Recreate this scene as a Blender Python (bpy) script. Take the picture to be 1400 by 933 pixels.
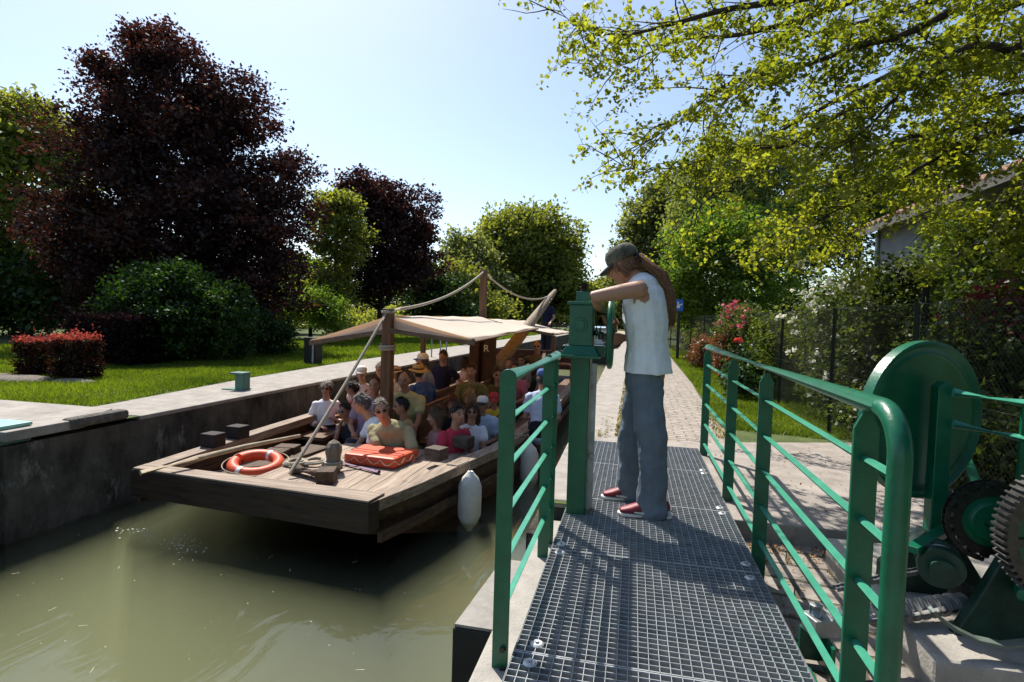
import bpy, bmesh, math, random
import numpy as np
from mathutils import Vector, Matrix, Quaternion, noise
R = math.radians
rng = np.random.default_rng(11)
random.seed(5)
for o in list(bpy.data.objects): bpy.data.objects.remove(o)
SC = bpy.context.scene
COL = SC.collection

# ------------------------------------------------------------------ camera
F, HC = 760.0, 1.22                       # focal length in photo pixels, eye height above the walkway
def cam_basis():
    c = lambda x, y: Vector((x-700., 466.5-y, -F))
    Y = c(867, 440).normalized()
    h2 = c(67, 440-800*.03).normalized()
    Z = Y.cross(h2).normalized()
    if Z.y < 0: Z = -Z
    return Matrix((Y.cross(Z), Y, Z))
CB = cam_basis()
CAM = Vector((0, 0, HC))
cam_d = bpy.data.cameras.new('camera'); cam = bpy.data.objects.new('camera', cam_d); COL.objects.link(cam)
cam_d.sensor_width = 36; cam_d.lens = F/1400*36; cam_d.clip_start = .05; cam_d.clip_end = 5000
cam.matrix_world = Matrix.Translation(CAM) @ CB.to_4x4()
SC.camera = cam
def ray(x, y): return CB @ Vector((x-700., 466.5-y, -F))
def PD(x, y, d): return CAM + ray(x, y)*(d/F)          # where a thing seen there stands, at its real distance
def PZ(x, y, z): r = ray(x, y); return CAM + r*((z-HC)/r.z)
def PY(x, y, Y): r = ray(x, y); return CAM + r*(Y/r.y)
def PX(x, y, X): r = ray(x, y); return CAM + r*(X/r.x)

# ------------------------------------------------------------------ light
SUN = Vector((-.47, .56, 1.0)).normalized()
w = bpy.data.worlds.new('World'); SC.world = w; w.use_nodes = True
nt = w.node_tree; bg = nt.nodes['Background']
sky = nt.nodes.new('ShaderNodeTexSky'); sky.sky_type = 'NISHITA'; sky.sun_disc = False
sky.sun_elevation = math.asin(SUN.z); sky.sun_rotation = math.atan2(SUN.x, SUN.y)
sky.air_density = 1.0; sky.dust_density = 1.05; sky.ozone_density = .8; sky.altitude = 100
nt.links.new(sky.outputs[0], bg.inputs[0]); bg.inputs[1].default_value = .126
sd = bpy.data.lights.new('sun', 'SUN'); sd.energy = 5.0; sd.angle = R(.53); sd.color = (1, .95, .86)
so = bpy.data.objects.new('sun', sd); COL.objects.link(so); so.rotation_euler = SUN.to_track_quat('Z', 'Y').to_euler(); so.location = (-10, 10, 30)
SC.view_settings.view_transform = 'Standard'; SC.view_settings.look = 'None'; SC.view_settings.gamma = 1
SC.view_settings.use_curve_mapping = False; SC.view_settings.exposure = 0.55
SC.render.engine = 'CYCLES'
cy = SC.cycles
cy.max_bounces = 7; cy.diffuse_bounces = 3; cy.glossy_bounces = 3; cy.transmission_bounces = 4; cy.transparent_max_bounces = 10; cy.volume_bounces = 0
cy.caustics_reflective = False; cy.caustics_refractive = False
cy.use_denoising = True
cy.sample_clamp_indirect = 6

# ------------------------------------------------------------------ materials
MATS = {}
def mat(name, col, rough=.7, metal=0., var=.25, scale=6., bump=.0, bscale=None, col2=None, stretch=(1, 1, 1), spec=.4, detail=6, spots=None):
    """principled material with noise driven colour variation and bump, in object/generated-free world coordinates"""
    if name in MATS: return MATS[name]
    m = bpy.data.materials.new(name); m.use_nodes = True; n = m.node_tree; L = n.links
    p = n.nodes['Principled BSDF']
    p.inputs['Roughness'].default_value = rough; p.inputs['Metallic'].default_value = metal
    p.inputs['Specular IOR Level'].default_value = spec
    tc = n.nodes.new('ShaderNodeTexCoord'); mp = n.nodes.new('ShaderNodeMapping'); mp.inputs['Scale'].default_value = stretch
    L.new(tc.outputs['Object'], mp.inputs[0])
    ns = n.nodes.new('ShaderNodeTexNoise'); ns.inputs['Scale'].default_value = scale; ns.inputs['Detail'].default_value = detail; ns.inputs['Roughness'].default_value = .62
    L.new(mp.outputs[0], ns.inputs[0])
    cr = n.nodes.new('ShaderNodeValToRGB'); cr.color_ramp.elements[0].position = .3; cr.color_ramp.elements[1].position = .7
    c1 = [max(0, c*(1-var)) for c in col]; c2 = col2 or [min(1, c*(1+var)) for c in col]
    cr.color_ramp.elements[0].color = (*c1, 1); cr.color_ramp.elements[1].color = (*c2, 1)
    L.new(ns.outputs[0], cr.inputs[0]); out = cr.outputs[0]
    if spots:
        sc, thr, scol = spots
        n2 = n.nodes.new('ShaderNodeTexNoise'); n2.inputs['Scale'].default_value = sc; n2.inputs['Detail'].default_value = 8; n2.inputs['Roughness'].default_value = .7
        L.new(mp.outputs[0], n2.inputs[0])
        r2 = n.nodes.new('ShaderNodeValToRGB'); r2.color_ramp.elements[0].position = thr; r2.color_ramp.elements[1].position = min(1, thr+.08)
        L.new(n2.outputs[0], r2.inputs[0])
        mx = n.nodes.new('ShaderNodeMix'); mx.data_type = 'RGBA'
        L.new(r2.outputs[0], mx.inputs[0]); L.new(out, mx.inputs[6]); mx.inputs[7].default_value = (*scol, 1); out = mx.outputs[2]
    L.new(out, p.inputs['Base Color'])
    if bump:
        b = n.nodes.new('ShaderNodeBump'); b.inputs['Strength'].default_value = 1; b.inputs['Distance'].default_value = bump
        if bscale:
            n3 = n.nodes.new('ShaderNodeTexNoise'); n3.inputs['Scale'].default_value = bscale; n3.inputs['Detail'].default_value = 5
            L.new(mp.outputs[0], n3.inputs[0]); L.new(n3.outputs[0], b.inputs['Height'])
        else: L.new(ns.outputs[0], b.inputs['Height'])
        L.new(b.outputs[0], p.inputs['Normal'])
    MATS[name] = m
    return m

def leafmat(name, dark, light, trans=.45, tint=None, gloss=.10, clump=.7):
    """leaf: diffuse + translucent with per-leaf and per-clump colour"""
    if name in MATS: return MATS[name]
    m = bpy.data.materials.new(name); m.use_nodes = True; n = m.node_tree; L = n.links
    n.nodes.remove(n.nodes['Principled BSDF']); out = n.nodes['Material Output']
    geo = n.nodes.new('ShaderNodeNewGeometry'); tc = n.nodes.new('ShaderNodeTexCoord')
    ns = n.nodes.new('ShaderNodeTexNoise'); ns.inputs['Scale'].default_value = clump; ns.inputs['Detail'].default_value = 3
    L.new(tc.outputs['Object'], ns.inputs[0])
    ad = n.nodes.new('ShaderNodeMath'); ad.operation = 'MULTIPLY_ADD'; ad.inputs[1].default_value = .55
    L.new(geo.outputs['Random Per Island'], ad.inputs[0])
    mm = n.nodes.new('ShaderNodeMath'); mm.operation = 'MULTIPLY_ADD'; mm.inputs[1].default_value = 1.6; mm.inputs[2].default_value = -.58
    L.new(ns.outputs[0], mm.inputs[0]); L.new(mm.outputs[0], ad.inputs[2])
    cr = n.nodes.new('ShaderNodeValToRGB'); cr.color_ramp.elements[0].color = (*dark, 1); cr.color_ramp.elements[1].color = (*light, 1)
    cr.color_ramp.elements[0].position = .1; cr.color_ramp.elements[1].position = .95
    L.new(ad.outputs[0], cr.inputs[0])
    df = n.nodes.new('ShaderNodeBsdfDiffuse'); tr = n.nodes.new('ShaderNodeBsdfTranslucent'); gl = n.nodes.new('ShaderNodeBsdfGlossy'); gl.inputs['Roughness'].default_value = .42
    L.new(cr.outputs[0], df.inputs[0])
    hs = n.nodes.new('ShaderNodeMix'); hs.data_type = 'RGBA'; hs.blend_type = 'MULTIPLY'; hs.inputs[0].default_value = 1
    hs.inputs[7].default_value = (*(tint or (1.5, 1.5, .6)), 1); L.new(cr.outputs[0], hs.inputs[6]); L.new(hs.outputs[2], tr.inputs[0])
    m1 = n.nodes.new('ShaderNodeMixShader'); m1.inputs[0].default_value = trans; L.new(df.outputs[0], m1.inputs[1]); L.new(tr.outputs[0], m1.inputs[2])
    m2 = n.nodes.new('ShaderNodeMixShader'); m2.inputs[0].default_value = gloss*.4; L.new(m1.outputs[0], m2.inputs[1]); L.new(gl.outputs[0], m2.inputs[2])
    gl.inputs[0].default_value = (.55, .6, .6, 1)
    L.new(m2.outputs[0], out.inputs[0])
    MATS[name] = m
    return m

def woodmat(name, c1, c2, axis=1, rough=.75, plank=.0):
    """weathered timber with grain along one axis"""
    if name in MATS: return MATS[name]
    st = [14, 14, 14]; st[axis] = .9
    m = mat(name, c1, rough, 0, .3, 2.2, .004, None, c2, st, .3, 9)
    if plank:
        n = m.node_tree; L = n.links; p = n.nodes['Principled BSDF']
        tc = n.nodes['Texture Coordinate']; sx = n.nodes.new('ShaderNodeSeparateXYZ'); L.new(tc.outputs['Object'], sx.inputs[0])
        a, = [sx.outputs[2 if axis == 1 and plank < 0 else 0]]
        mo = n.nodes.new('ShaderNodeMath'); mo.operation = 'MODULO'; ab = n.nodes.new('ShaderNodeMath'); ab.operation = 'ADD'; ab.inputs[1].default_value = 50
        L.new(a, ab.inputs[0]); L.new(ab.outputs[0], mo.inputs[0]); mo.inputs[1].default_value = abs(plank)
        lt = n.nodes.new('ShaderNodeMath'); lt.operation = 'LESS_THAN'; lt.inputs[1].default_value = .009; L.new(mo.outputs[0], lt.inputs[0])
        src = p.inputs['Base Color'].links[0].from_socket
        mx = n.nodes.new('ShaderNodeMix'); mx.data_type = 'RGBA'; L.new(lt.outputs[0], mx.inputs[0]); L.new(src, mx.inputs[6]); mx.inputs[7].default_value = (.012, .009, .007, 1)
        L.new(mx.outputs[2], p.inputs['Base Color'])
    return m

# ------------------------------------------------------------------ mesh helpers
def unit(v): return Vector(v).normalized()
def frame(t, up=Vector((0, 0, 1))):
    t = t.normalized()
    if abs(t.dot(up)) > .98: up = Vector((0, 1, 0)) if abs(t.y) < .9 else Vector((1, 0, 0))
    a = t.cross(up).normalized(); return a, a.cross(t).normalized()
class MB:
    def __init__(s): s.v = []; s.f = []; s.m = []
    def add(s, vs, fs, mi=0):
        k = len(s.v); s.v += [tuple(v) for v in vs]; s.f += [tuple(i+k for i in f) for f in fs]; s.m += [mi]*len(fs); return s
    def hexa(s, b, t, mi=0):
        """eight corners: bottom four and top four, counter-clockwise from above"""
        return s.add(list(b)+list(t), [(3, 2, 1, 0), (4, 5, 6, 7), (0, 1, 5, 4), (1, 2, 6, 5), (2, 3, 7, 6), (3, 0, 4, 7)], mi)
    def box(s, c, d, rot=None, mi=0):
        c = Vector(c); hx, hy, hz = d[0]/2, d[1]/2, d[2]/2
        P = [Vector(p) for p in ((-hx, -hy, -hz), (hx, -hy, -hz), (hx, hy, -hz), (-hx, hy, -hz), (-hx, -hy, hz), (hx, -hy, hz), (hx, hy, hz), (-hx, hy, hz))]
        if rot is not None: P = [rot @ p for p in P]
        return s.hexa([c+p for p in P[:4]], [c+p for p in P[4:]], mi)
    def bar(s, a, b, w, h, up=(0, 0, 1), mi=0):
        a, b = Vector(a), Vector(b); x, y = frame(b-a, Vector(up))
        q = [x*(-w/2)-y*(h/2), x*(w/2)-y*(h/2), x*(w/2)+y*(h/2), x*(-w/2)+y*(h/2)]
        return s.hexa([a+k for k in q], [b+k for k in q], mi)
    def tube(s, pts, r, n=8, closed=False, mi=0, cap=True):
        pts = [Vector(p) for p in pts]; N = len(pts); rs = r if isinstance(r, (list, tuple)) else [r]*N
        V = []; up = None
        for i, p in enumerate(pts):
            if closed: t = pts[(i+1) % N]-pts[i-1]
            else: t = pts[min(i+1, N-1)]-pts[max(i-1, 0)]
            if t.length < 1e-9: t = Vector((0, 0, 1))
            t.normalize()
            if up is None: a, b = frame(t)
            else:
                a = (up-t*up.dot(t))
                a = a.normalized() if a.length > 1e-6 else frame(t)[0]
                b = a.cross(t)*-1
            up = a
            for k in range(n):
                q = 2*math.pi*k/n; V.append(p+(a*math.cos(q)+b*math.sin(q))*rs[i])
        fs = []
        for i in range(N if closed else N-1):
            j = (i+1) % N
            for k in range(n): fs.append((i*n+k, i*n+(k+1) % n, j*n+(k+1) % n, j*n+k))
        if not closed and cap: fs += [tuple(range(n))[::-1], tuple((N-1)*n+k for k in range(n))]
        return s.add(V, fs, mi)
    def cyl(s, a, b, r, n=20, r2=None, mi=0): return s.tube([a, b], [r, r if r2 is None else r2], n, mi=mi)
    def lathe(s, prof, origin, axis, n=32, mi=0, closed=False):
        """profile of (radius, height) turned about an axis"""
        o = Vector(origin); t = unit(axis); a, b = frame(t); V = []; m = len(prof)
        for k in range(n):
            q = 2*math.pi*k/n; e = a*math.cos(q)+b*math.sin(q)
            for (r, h) in prof: V.append(o+e*r+t*h)
        fs = []
        for k in range(n):
            j = (k+1) % n
            for i in range(m if closed else m-1): fs.append((k*m+i, j*m+i, j*m+(i+1) % m, k*m+(i+1) % m))
        return s.add(V, fs, mi)
    def prism(s, poly, off, mi=0):
        P = [Vector(p) for p in poly]; o = Vector(off); n = len(P)
        return s.add(P+[p+o for p in P], [tuple(range(n))[::-1], tuple(range(n, 2*n))]+[(i, (i+1) % n, (i+1) % n+n, i+n) for i in range(n)], mi)
    def ball(s, c, r, nu=16, nv=10, mi=0, rot=None):
        c = Vector(c); r = Vector(r) if not isinstance(r, (int, float)) else Vector((r, r, r)); V = []
        for i in range(1, nv):
            th = math.pi*i/nv
            for k in range(nu):
                ph = 2*math.pi*k/nu; p = Vector((r.x*math.sin(th)*math.cos(ph), r.y*math.sin(th)*math.sin(ph), r.z*math.cos(th)))
                V.append(c+(rot @ p if rot is not None else p))
        top = Vector((0, 0, r.z)); V += [c+(rot @ top if rot is not None else top), c-(rot @ top if rot is not None else top)]
        T = len(V)-2; fs = []
        for i in range(nv-2):
            for k in range(nu): fs.append((i*nu+k, (i+1)*nu+k, (i+1)*nu+(k+1) % nu, i*nu+(k+1) % nu))
        for k in range(nu): fs += [(T, k, (k+1) % nu), (T+1, (nv-2)*nu+(k+1) % nu, (nv-2)*nu+k)]
        return s.add(V, fs, mi)
    def loft(s, pts, rads, side, n=14, mi=0):
        """closed rounded body through ring centres; rads = (half width along side, half depth)"""
        pts = [Vector(p) for p in pts]; N = len(pts); V = []; side = Vector(side)
        rings = []
        t0 = (pts[1]-pts[0]).normalized(); t1 = (pts[-1]-pts[-2]).normalized()
        e0 = min(rads[0]); e1 = min(rads[-1])
        for q in (.25, .7): rings.append((pts[0]-t0*e0*math.cos(q*math.pi/2)*.9, tuple(x*math.sin(q*math.pi/2) for x in rads[0]), t0))
        for i, p in enumerate(pts): rings.append((p, rads[i], (pts[min(i+1, N-1)]-pts[max(i-1, 0)]).normalized()))
        for q in (.7, .25): rings.append((pts[-1]+t1*e1*math.cos(q*math.pi/2)*.9, tuple(x*math.sin(q*math.pi/2) for x in rads[-1]), t1))
        for (p, r, t) in rings:
            a = side-t*side.dot(t)
            a = a.normalized() if a.length > 1e-4 else frame(t)[0]
            b = t.cross(a)
            for k in range(n):
                q = 2*math.pi*k/n; V.append(p+a*math.cos(q)*r[0]+b*math.sin(q)*r[1])
        M = len(rings); fs = [(i*n+k, i*n+(k+1) % n, (i+1)*n+(k+1) % n, (i+1)*n+k) for i in range(M-1) for k in range(n)]
        fs += [tuple(range(n))[::-1], tuple((M-1)*n+k for k in range(n))]
        return s.add(V, fs, mi)
    def build(s, name, mats, parent=None, smooth=False, bevel=0, loc=None, angle=40):
        """links the collected shape as one mesh object; vertices are given in world coordinates"""
        o0 = Vector(loc) if loc is not None else (WLOC[parent.name] if parent is not None else Vector((0, 0, 0)))
        me = bpy.data.meshes.new(name)
        me.from_pydata([(v[0]-o0.x, v[1]-o0.y, v[2]-o0.z) for v in s.v], [], s.f); me.validate()
        for m in (mats if isinstance(mats, (list, tuple)) else [mats]): me.materials.append(m)
        if len(s.m) == len(me.polygons): me.polygons.foreach_set('material_index', s.m)
        bm = bmesh.new(); bm.from_mesh(me); bmesh.ops.recalc_face_normals(bm, faces=bm.faces); bm.to_mesh(me); bm.free()
        if smooth: me.shade_smooth() if angle is None else me.shade_smooth(); 
        o = bpy.data.objects.new(name, me); COL.objects.link(o)
        if smooth and angle: me.set_sharp_from_angle(angle=R(angle))
        if parent is not None:
            o.parent = parent
            if loc is not None: o.location = o0-WLOC[parent.name]
        else: o.location = o0
        WLOC[o.name] = o0.copy()
        if bevel:
            b = o.modifiers.new('bevel', 'BEVEL'); b.width = bevel; b.segments = 2; b.limit_method = 'ANGLE'; b.angle_limit = R(50)
        return o
WLOC = {}
def thing(name, label, cat, loc=(0, 0, 0), group=None):
    o = bpy.data.objects.new(name, None); COL.objects.link(o); o.location = loc; o.empty_display_size = .1
    WLOC[o.name] = Vector(loc); o['label'] = label; o['category'] = cat
    if group: o['group'] = group
    return o
def tag(o, label, cat, group=None):
    o['label'] = label; o['category'] = cat
    if group: o['group'] = group
    return o
def structure(o): o['kind'] = 'structure'; return o
def stuff(o): o['kind'] = 'stuff'; return o
def npmesh(name, verts, faces, mats, parent=None, loc=None, smooth=False, mi=None):
    """large meshes from numpy arrays (all faces with the same vertex count)"""
    o0 = Vector(loc) if loc is not None else (WLOC[parent.name] if parent is not None else Vector((0, 0, 0)))
    verts = np.asarray(verts, np.float32)-np.array(o0, np.float32); faces = np.asarray(faces, np.int32); k = faces.shape[1]
    me = bpy.data.meshes.new(name); me.vertices.add(len(verts)); me.vertices.foreach_set('co', verts.ravel())
    me.loops.add(faces.size); me.loops.foreach_set('vertex_index', faces.ravel())
    me.polygons.add(len(faces)); me.polygons.foreach_set('loop_start', np.arange(0, faces.size, k, dtype=np.int32)); me.polygons.foreach_set('loop_total', np.full(len(faces), k, np.int32))
    for m in (mats if isinstance(mats, (list, tuple)) else [mats]): me.materials.append(m)
    if mi is not None: me.polygons.foreach_set('material_index', np.asarray(mi, np.int32))
    me.update(calc_edges=True)
    if smooth: me.shade_smooth()
    o = bpy.data.objects.new(name, me); COL.objects.link(o)
    if parent is not None: o.parent = parent
    else: o.location = o0
    WLOC[o.name] = o0.copy()
    return o
def arc(c, r, a0, a1, n, u=(1, 0, 0), v=(0, 0, 1)):
    c, u, v = Vector(c), Vector(u), Vector(v)
    return [c+u*r*math.cos(a0+(a1-a0)*i/n)+v*r*math.sin(a0+(a1-a0)*i/n) for i in range(n+1)]
def sag(a, b, s, n=14):
    a, b = Vector(a), Vector(b); return [a.lerp(b, i/n)-Vector((0, 0, s*4*(i/n)*(1-i/n))) for i in range(n+1)]
# ------------------------------------------------------------------ setting: ground, quays, water
LZ, RZ, WZ = .04, -.03, -.85          # left quay top, right quay top, water level
LX, RX = -5.2, -.58                   # canal wall faces
grass_soil = mat('grass soil', (.055, .085, .018), .95, 0, .35, 3.0, .02, 30, (.10, .13, .03))
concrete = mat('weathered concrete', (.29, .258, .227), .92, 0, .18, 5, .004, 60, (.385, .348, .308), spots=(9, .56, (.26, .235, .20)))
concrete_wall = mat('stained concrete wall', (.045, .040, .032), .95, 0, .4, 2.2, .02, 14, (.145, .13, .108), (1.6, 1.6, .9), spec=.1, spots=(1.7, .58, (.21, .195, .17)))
stone_pale = mat('pale coping stone', (.32, .295, .26), .9, 0, .15, 7, .004, 70, (.41, .38, .335), spots=(22, .62, (.27, .24, .20)))
asphalt_slab = mat('worn slab', (.29, .25, .22), .93, 0, .2, 4, .005, 90, (.38, .335, .295), spots=(6, .6, (.22, .19, .16)))
mud = mat('dark mud', (.02, .02, .01), .9, 0, .3, 3)
def brickmat(name, c1, c2, mortar, w, h, bump=.012, rot=0, offs=.5, msize=.018):
    m = bpy.data.materials.new(name); m.use_nodes = True; n = m.node_tree; L = n.links; p = n.nodes['Principled BSDF']
    p.inputs['Roughness'].default_value = .88; p.inputs['Specular IOR Level'].default_value = .3
    tc = n.nodes.new('ShaderNodeTexCoord'); mp = n.nodes.new('ShaderNodeMapping'); mp.inputs['Rotation'].default_value = (0, 0, rot)
    wn = n.nodes.new('ShaderNodeTexNoise'); wn.inputs['Scale'].default_value = 3.5; wn.inputs['Detail'].default_value = 4
    L.new(tc.outputs['Object'], wn.inputs[0])
    wa = n.nodes.new('ShaderNodeVectorMath'); wa.operation = 'MULTIPLY_ADD'; wa.inputs[1].default_value = (.09, .09, 0)
    L.new(wn.outputs[1], wa.inputs[0]); L.new(tc.outputs['Object'], wa.inputs[2]); L.new(wa.outputs[0], mp.inputs[0])
    br = n.nodes.new('ShaderNodeTexBrick'); br.inputs['Scale'].default_value = 1; br.inputs['Brick Width'].default_value = w; br.inputs['Row Height'].default_value = h
    br.inputs['Mortar Size'].default_value = msize; br.inputs['Mortar Smooth'].default_value = .5; br.offset = offs; br.inputs['Bias'].default_value = 0
    br.inputs['Color1'].default_value = (*c1, 1); br.inputs['Color2'].default_value = (*c2, 1); br.inputs['Mortar'].default_value = (*mortar, 1)
    L.new(mp.outputs[0], br.inputs[0])
    ns = n.nodes.new('ShaderNodeTexNoise'); ns.inputs['Scale'].default_value = 14; ns.inputs['Detail'].default_value = 8; L.new(tc.outputs['Object'], ns.inputs[0])
    mx = n.nodes.new('ShaderNodeMix'); mx.data_type = 'RGBA'; mx.blend_type = 'OVERLAY'; mx.inputs[0].default_value = .8
    L.new(br.outputs[0], mx.inputs[6]); L.new(ns.outputs[0], mx.inputs[7]); L.new(mx.outputs[2], p.inputs['Base Color'])
    iv = n.nodes.new('ShaderNodeMath'); iv.operation = 'SUBTRACT'; iv.inputs[0].default_value = 1; L.new(br.outputs[1], iv.inputs[1])
    ad = n.nodes.new('ShaderNodeMath'); ad.operation = 'MULTIPLY_ADD'; ad.inputs[1].default_value = .35; L.new(ns.outputs[0], ad.inputs[0]); L.new(iv.outputs[0], ad.inputs[2])
    b = n.nodes.new('ShaderNodeBump'); b.inputs['Distance'].default_value = bump; b.inputs['Strength'].default_value = 1; L.new(ad.outputs[0], b.inputs['Height']); L.new(b.outputs[0], p.inputs['Normal'])
    return m
cobbles = brickmat('path cobbles', (.335, .29, .25), (.30, .26, .222), (.23, .195, .15), .22, .105, .012, 0, .5, .012)
paving = brickmat('old paving stones', (.29, .255, .22), (.23, .20, .17), (.10, .085, .055), .34, .21, .02, .18, .4, .014)

# one ground sheet, notched by the canal, reaching the horizon
g = MB()
BIG = 900
CANY = 74
def quad(mb, x0, y0, x1, y1, z0, z1=None): z1 = z0 if z1 is None else z1; mb.add([(x0, y0, z0), (x1, y0, z1), (x1, y1, z1), (x0, y1, z0)], [(0, 1, 2, 3)])
gl, gr = LZ-.008, RZ-.008
for (x0, x1, z0, z1) in ((-BIG, LX-.02, gl, gl), (2.4, BIG, gr, gr)): quad(g, x0, -60, x1, CANY, z0, z1)
quad(g, RX+.02, 3.75, 2.4, CANY, gr, gr)
quad(g, RX+.02, -60, 2.4, 3.75, -.16, -.16)
quad(g, -BIG, CANY, LX-.02, BIG, gl, gl); quad(g, LX-.02, CANY, RX+.02, BIG, gl, gr); quad(g, RX+.02, CANY, BIG, BIG, gr, gr)
structure(g.build('ground', grass_soil))
b = MB(); quad(b, LX-.5, -20, RX+.5, CANY, -2.6); structure(b.build('canal_bed', mud))

# left quay wall: wall face, concrete path, raised apron beside the gate and the weathered coping block
q = MB()
q.hexa([(LX-.35, 3.66, -2.6), (LX+.05, 3.66, -2.6), (LX+.05, CANY, -2.6), (LX-.35, CANY, -2.6)], [(LX-.35, 3.66, LZ-.05), (LX, 3.66, LZ-.05), (LX, CANY, LZ-.05), (LX-.35, CANY, LZ-.05)])
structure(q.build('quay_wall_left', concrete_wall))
q = MB(); zt = LZ
pts_in = [(LX+.012, 4.9), (LX+.012, CANY)]
edge = [(-6.1, 5.0), (-6.15, 5.6), (-6.5, 8.3), (-6.75, 12), (-6.9, 20), (-6.9, CANY)]
ex = lambda y: float(np.interp(y, [e[1] for e in edge], [e[0] for e in edge]))
y = 5.0
while y < CANY-3:
    y2 = min(y+2.6, CANY-3); k = (y, y+.6, (y+y2)/2, y2-.006) if y < 9 else (y, y2-.006)
    q.prism([(LX+.012, y2-.006, zt-.05), *[(ex(v), v, zt-.05) for v in reversed(k)], (LX+.012, y, zt-.05)], (0, 0, .05)); y = y2
structure(q.build('quay_path_left', concrete, bevel=.012))
q = MB(); q.prism([(-9.4, 4.6, .03), (-9.4, 1.5, .03), (-5.6, 1.5, .03), (-5.6, 3.66, .03), (LX+.02, 3.66, .03), (LX+.02, 4.35, .03), (-5.45, 4.9, .03), (-7.0, 4.9, .03)], (0, 0, .09))
structure(q.build('gate_apron_left', concrete, bevel=.01))
q = MB(); q.box((LX-.02, 4.52, .09), (.14, .62, .10)); rough = mat('pitted coping', (.10, .09, .075), .95, 0, .4, 16, .02, 45, (.17, .155, .13))
o = q.build('coping_block', rough, bevel=.03); tag(o, 'dark pitted concrete coping block on the left quay edge', 'coping block')
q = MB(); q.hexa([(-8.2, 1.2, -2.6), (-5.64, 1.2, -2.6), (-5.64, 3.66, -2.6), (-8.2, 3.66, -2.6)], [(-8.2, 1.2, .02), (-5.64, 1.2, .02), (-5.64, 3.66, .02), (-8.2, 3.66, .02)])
structure(q.build('gate_recess_wall', mat('wet black concrete', (.02, .019, .016), .8, 0, .4, 3, .01)))  # near-black concrete, one colour for the recess wall and the pier body
teal = mat('faded teal paint', (.22, .43, .37), .55, 0, .12, 8, .001, 40)
q = MB(); q.box((-5.66, 3.52, .142), (.78, .86, .03)); q.box((-5.30, 3.52, .05), (.05, .84, .15))
o = q.build('gate_cover_plate', teal, bevel=.006); tag(o, 'pale teal steel plate covering the far lock gate end', 'cover plate')

# right quay: wall, concrete strip, cobbled path, slab, lower paving
q = MB()
q.hexa([(RX-.04, 3.8, -2.6), (RX+.4, 3.8, -2.6), (RX+.4, CANY, -2.6), (RX-.04, CANY, -2.6)], [(RX, 3.8, RZ-.06), (RX+.4, 3.8, RZ-.06), (RX+.4, CANY, RZ-.06), (RX, CANY, RZ-.06)])
q.hexa([(-.46, -3, -2.6), (-.1, -3, -2.6), (-.1, 3.797, -2.6), (-.46, 3.797, -2.6)], [(-.46, -3, -.31), (-.1, -3, -.31), (-.1, 3.797, -.31), (-.46, 3.797, -.31)])
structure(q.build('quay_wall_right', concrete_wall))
q = MB(); q.prism([(RX-.015, 3.8, RZ-.06), (-.12, 3.8, RZ-.06), (-.12, CANY, RZ-.06), (RX-.3, CANY, RZ-.06), (RX-.3, 30, RZ-.06)], (0, 0, .06))
structure(q.build('quay_path_right', concrete, bevel=.012))
q = MB(); pe = [(1.0, 5.9), (1.1, 7.0), (1.02, 8.2), (1.13, 9.5), (1.22, 12), (1.3, 18), (1.45, 31), (1.5, CANY)]
q.add([(-.12, 5.9, RZ-.002), *[(x, y, RZ-.002) for x, y in pe], (-.12, CANY, RZ-.002)], [tuple(range(len(pe)+2))])
structure(q.build('cobbled_path', cobbles))
q = MB(); q.prism([(-.115, 3.74, RZ-.13), (6, 3.74, RZ-.13), (6, 5.9, RZ-.13), (2.5, 6.72, RZ-.13), (1.15, 6.25, RZ-.13), (.9, 6.1, RZ-.13), (-.115, 6.0, RZ-.13)], (0, 0, .135))
structure(q.build('slab', asphalt_slab, bevel=.012))
q = MB(); quad(q, -.30, -3, 6, 3.745, -.145); structure(q.build('paving', paving))
q = MB(); q.box((-.43, .4, -.19), (.25, 6.6, .10)); structure(q.build('quay_coping', stone_pale, bevel=.01))
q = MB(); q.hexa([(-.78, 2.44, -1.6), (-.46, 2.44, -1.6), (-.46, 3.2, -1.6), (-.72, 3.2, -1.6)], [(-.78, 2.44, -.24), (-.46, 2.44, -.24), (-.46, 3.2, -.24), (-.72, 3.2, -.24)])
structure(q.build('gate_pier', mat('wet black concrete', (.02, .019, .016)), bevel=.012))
q = MB(); q.hexa([(-.77, 2.45, -.238), (-.46, 2.45, -.238), (-.46, 3.2, -.238), (-.715, 3.2, -.238)], [(-.77, 2.45, -.225), (-.46, 2.45, -.225), (-.46, 3.2, -.225), (-.715, 3.2, -.225)]); structure(q.build('gate_pier_top', mat('pier concrete', (.27, .25, .225), .9, 0, .2, 9, .003, 60)))
q = MB(); q.box((-.56, 4.15, -.6), (.22, .9, .7)); structure(q.build('gate_sill', concrete_wall, bevel=.01))

# the murky water: a body with a glossy skin
wm = bpy.data.materials.new('canal water'); wm.use_nodes = True; n = wm.node_tree; L = n.links; n.nodes.remove(n.nodes['Principled BSDF']); out = n.nodes['Material Output']
gl_ = n.nodes.new('ShaderNodeBsdfGlossy'); gl_.inputs['Roughness'].default_value = .06; gl_.inputs[0].default_value = (.9, .95, 1, 1)
tp = n.nodes.new('ShaderNodeBsdfTransparent'); fr = n.nodes.new('ShaderNodeFresnel'); fr.inputs[0].default_value = 1.30
mx = n.nodes.new('ShaderNodeMixShader'); L.new(fr.outputs[0], mx.inputs[0]); L.new(tp.outputs[0], mx.inputs[1]); L.new(gl_.outputs[0], mx.inputs[2]); L.new(mx.outputs[0], out.inputs[0])
tc = n.nodes.new('ShaderNodeTexCoord'); mp = n.nodes.new('ShaderNodeMapping'); mp.inputs['Scale'].default_value = (1, .45, 1); mp.inputs['Rotation'].default_value = (0, 0, R(35)); L.new(tc.outputs['Object'], mp.inputs[0])
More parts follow.
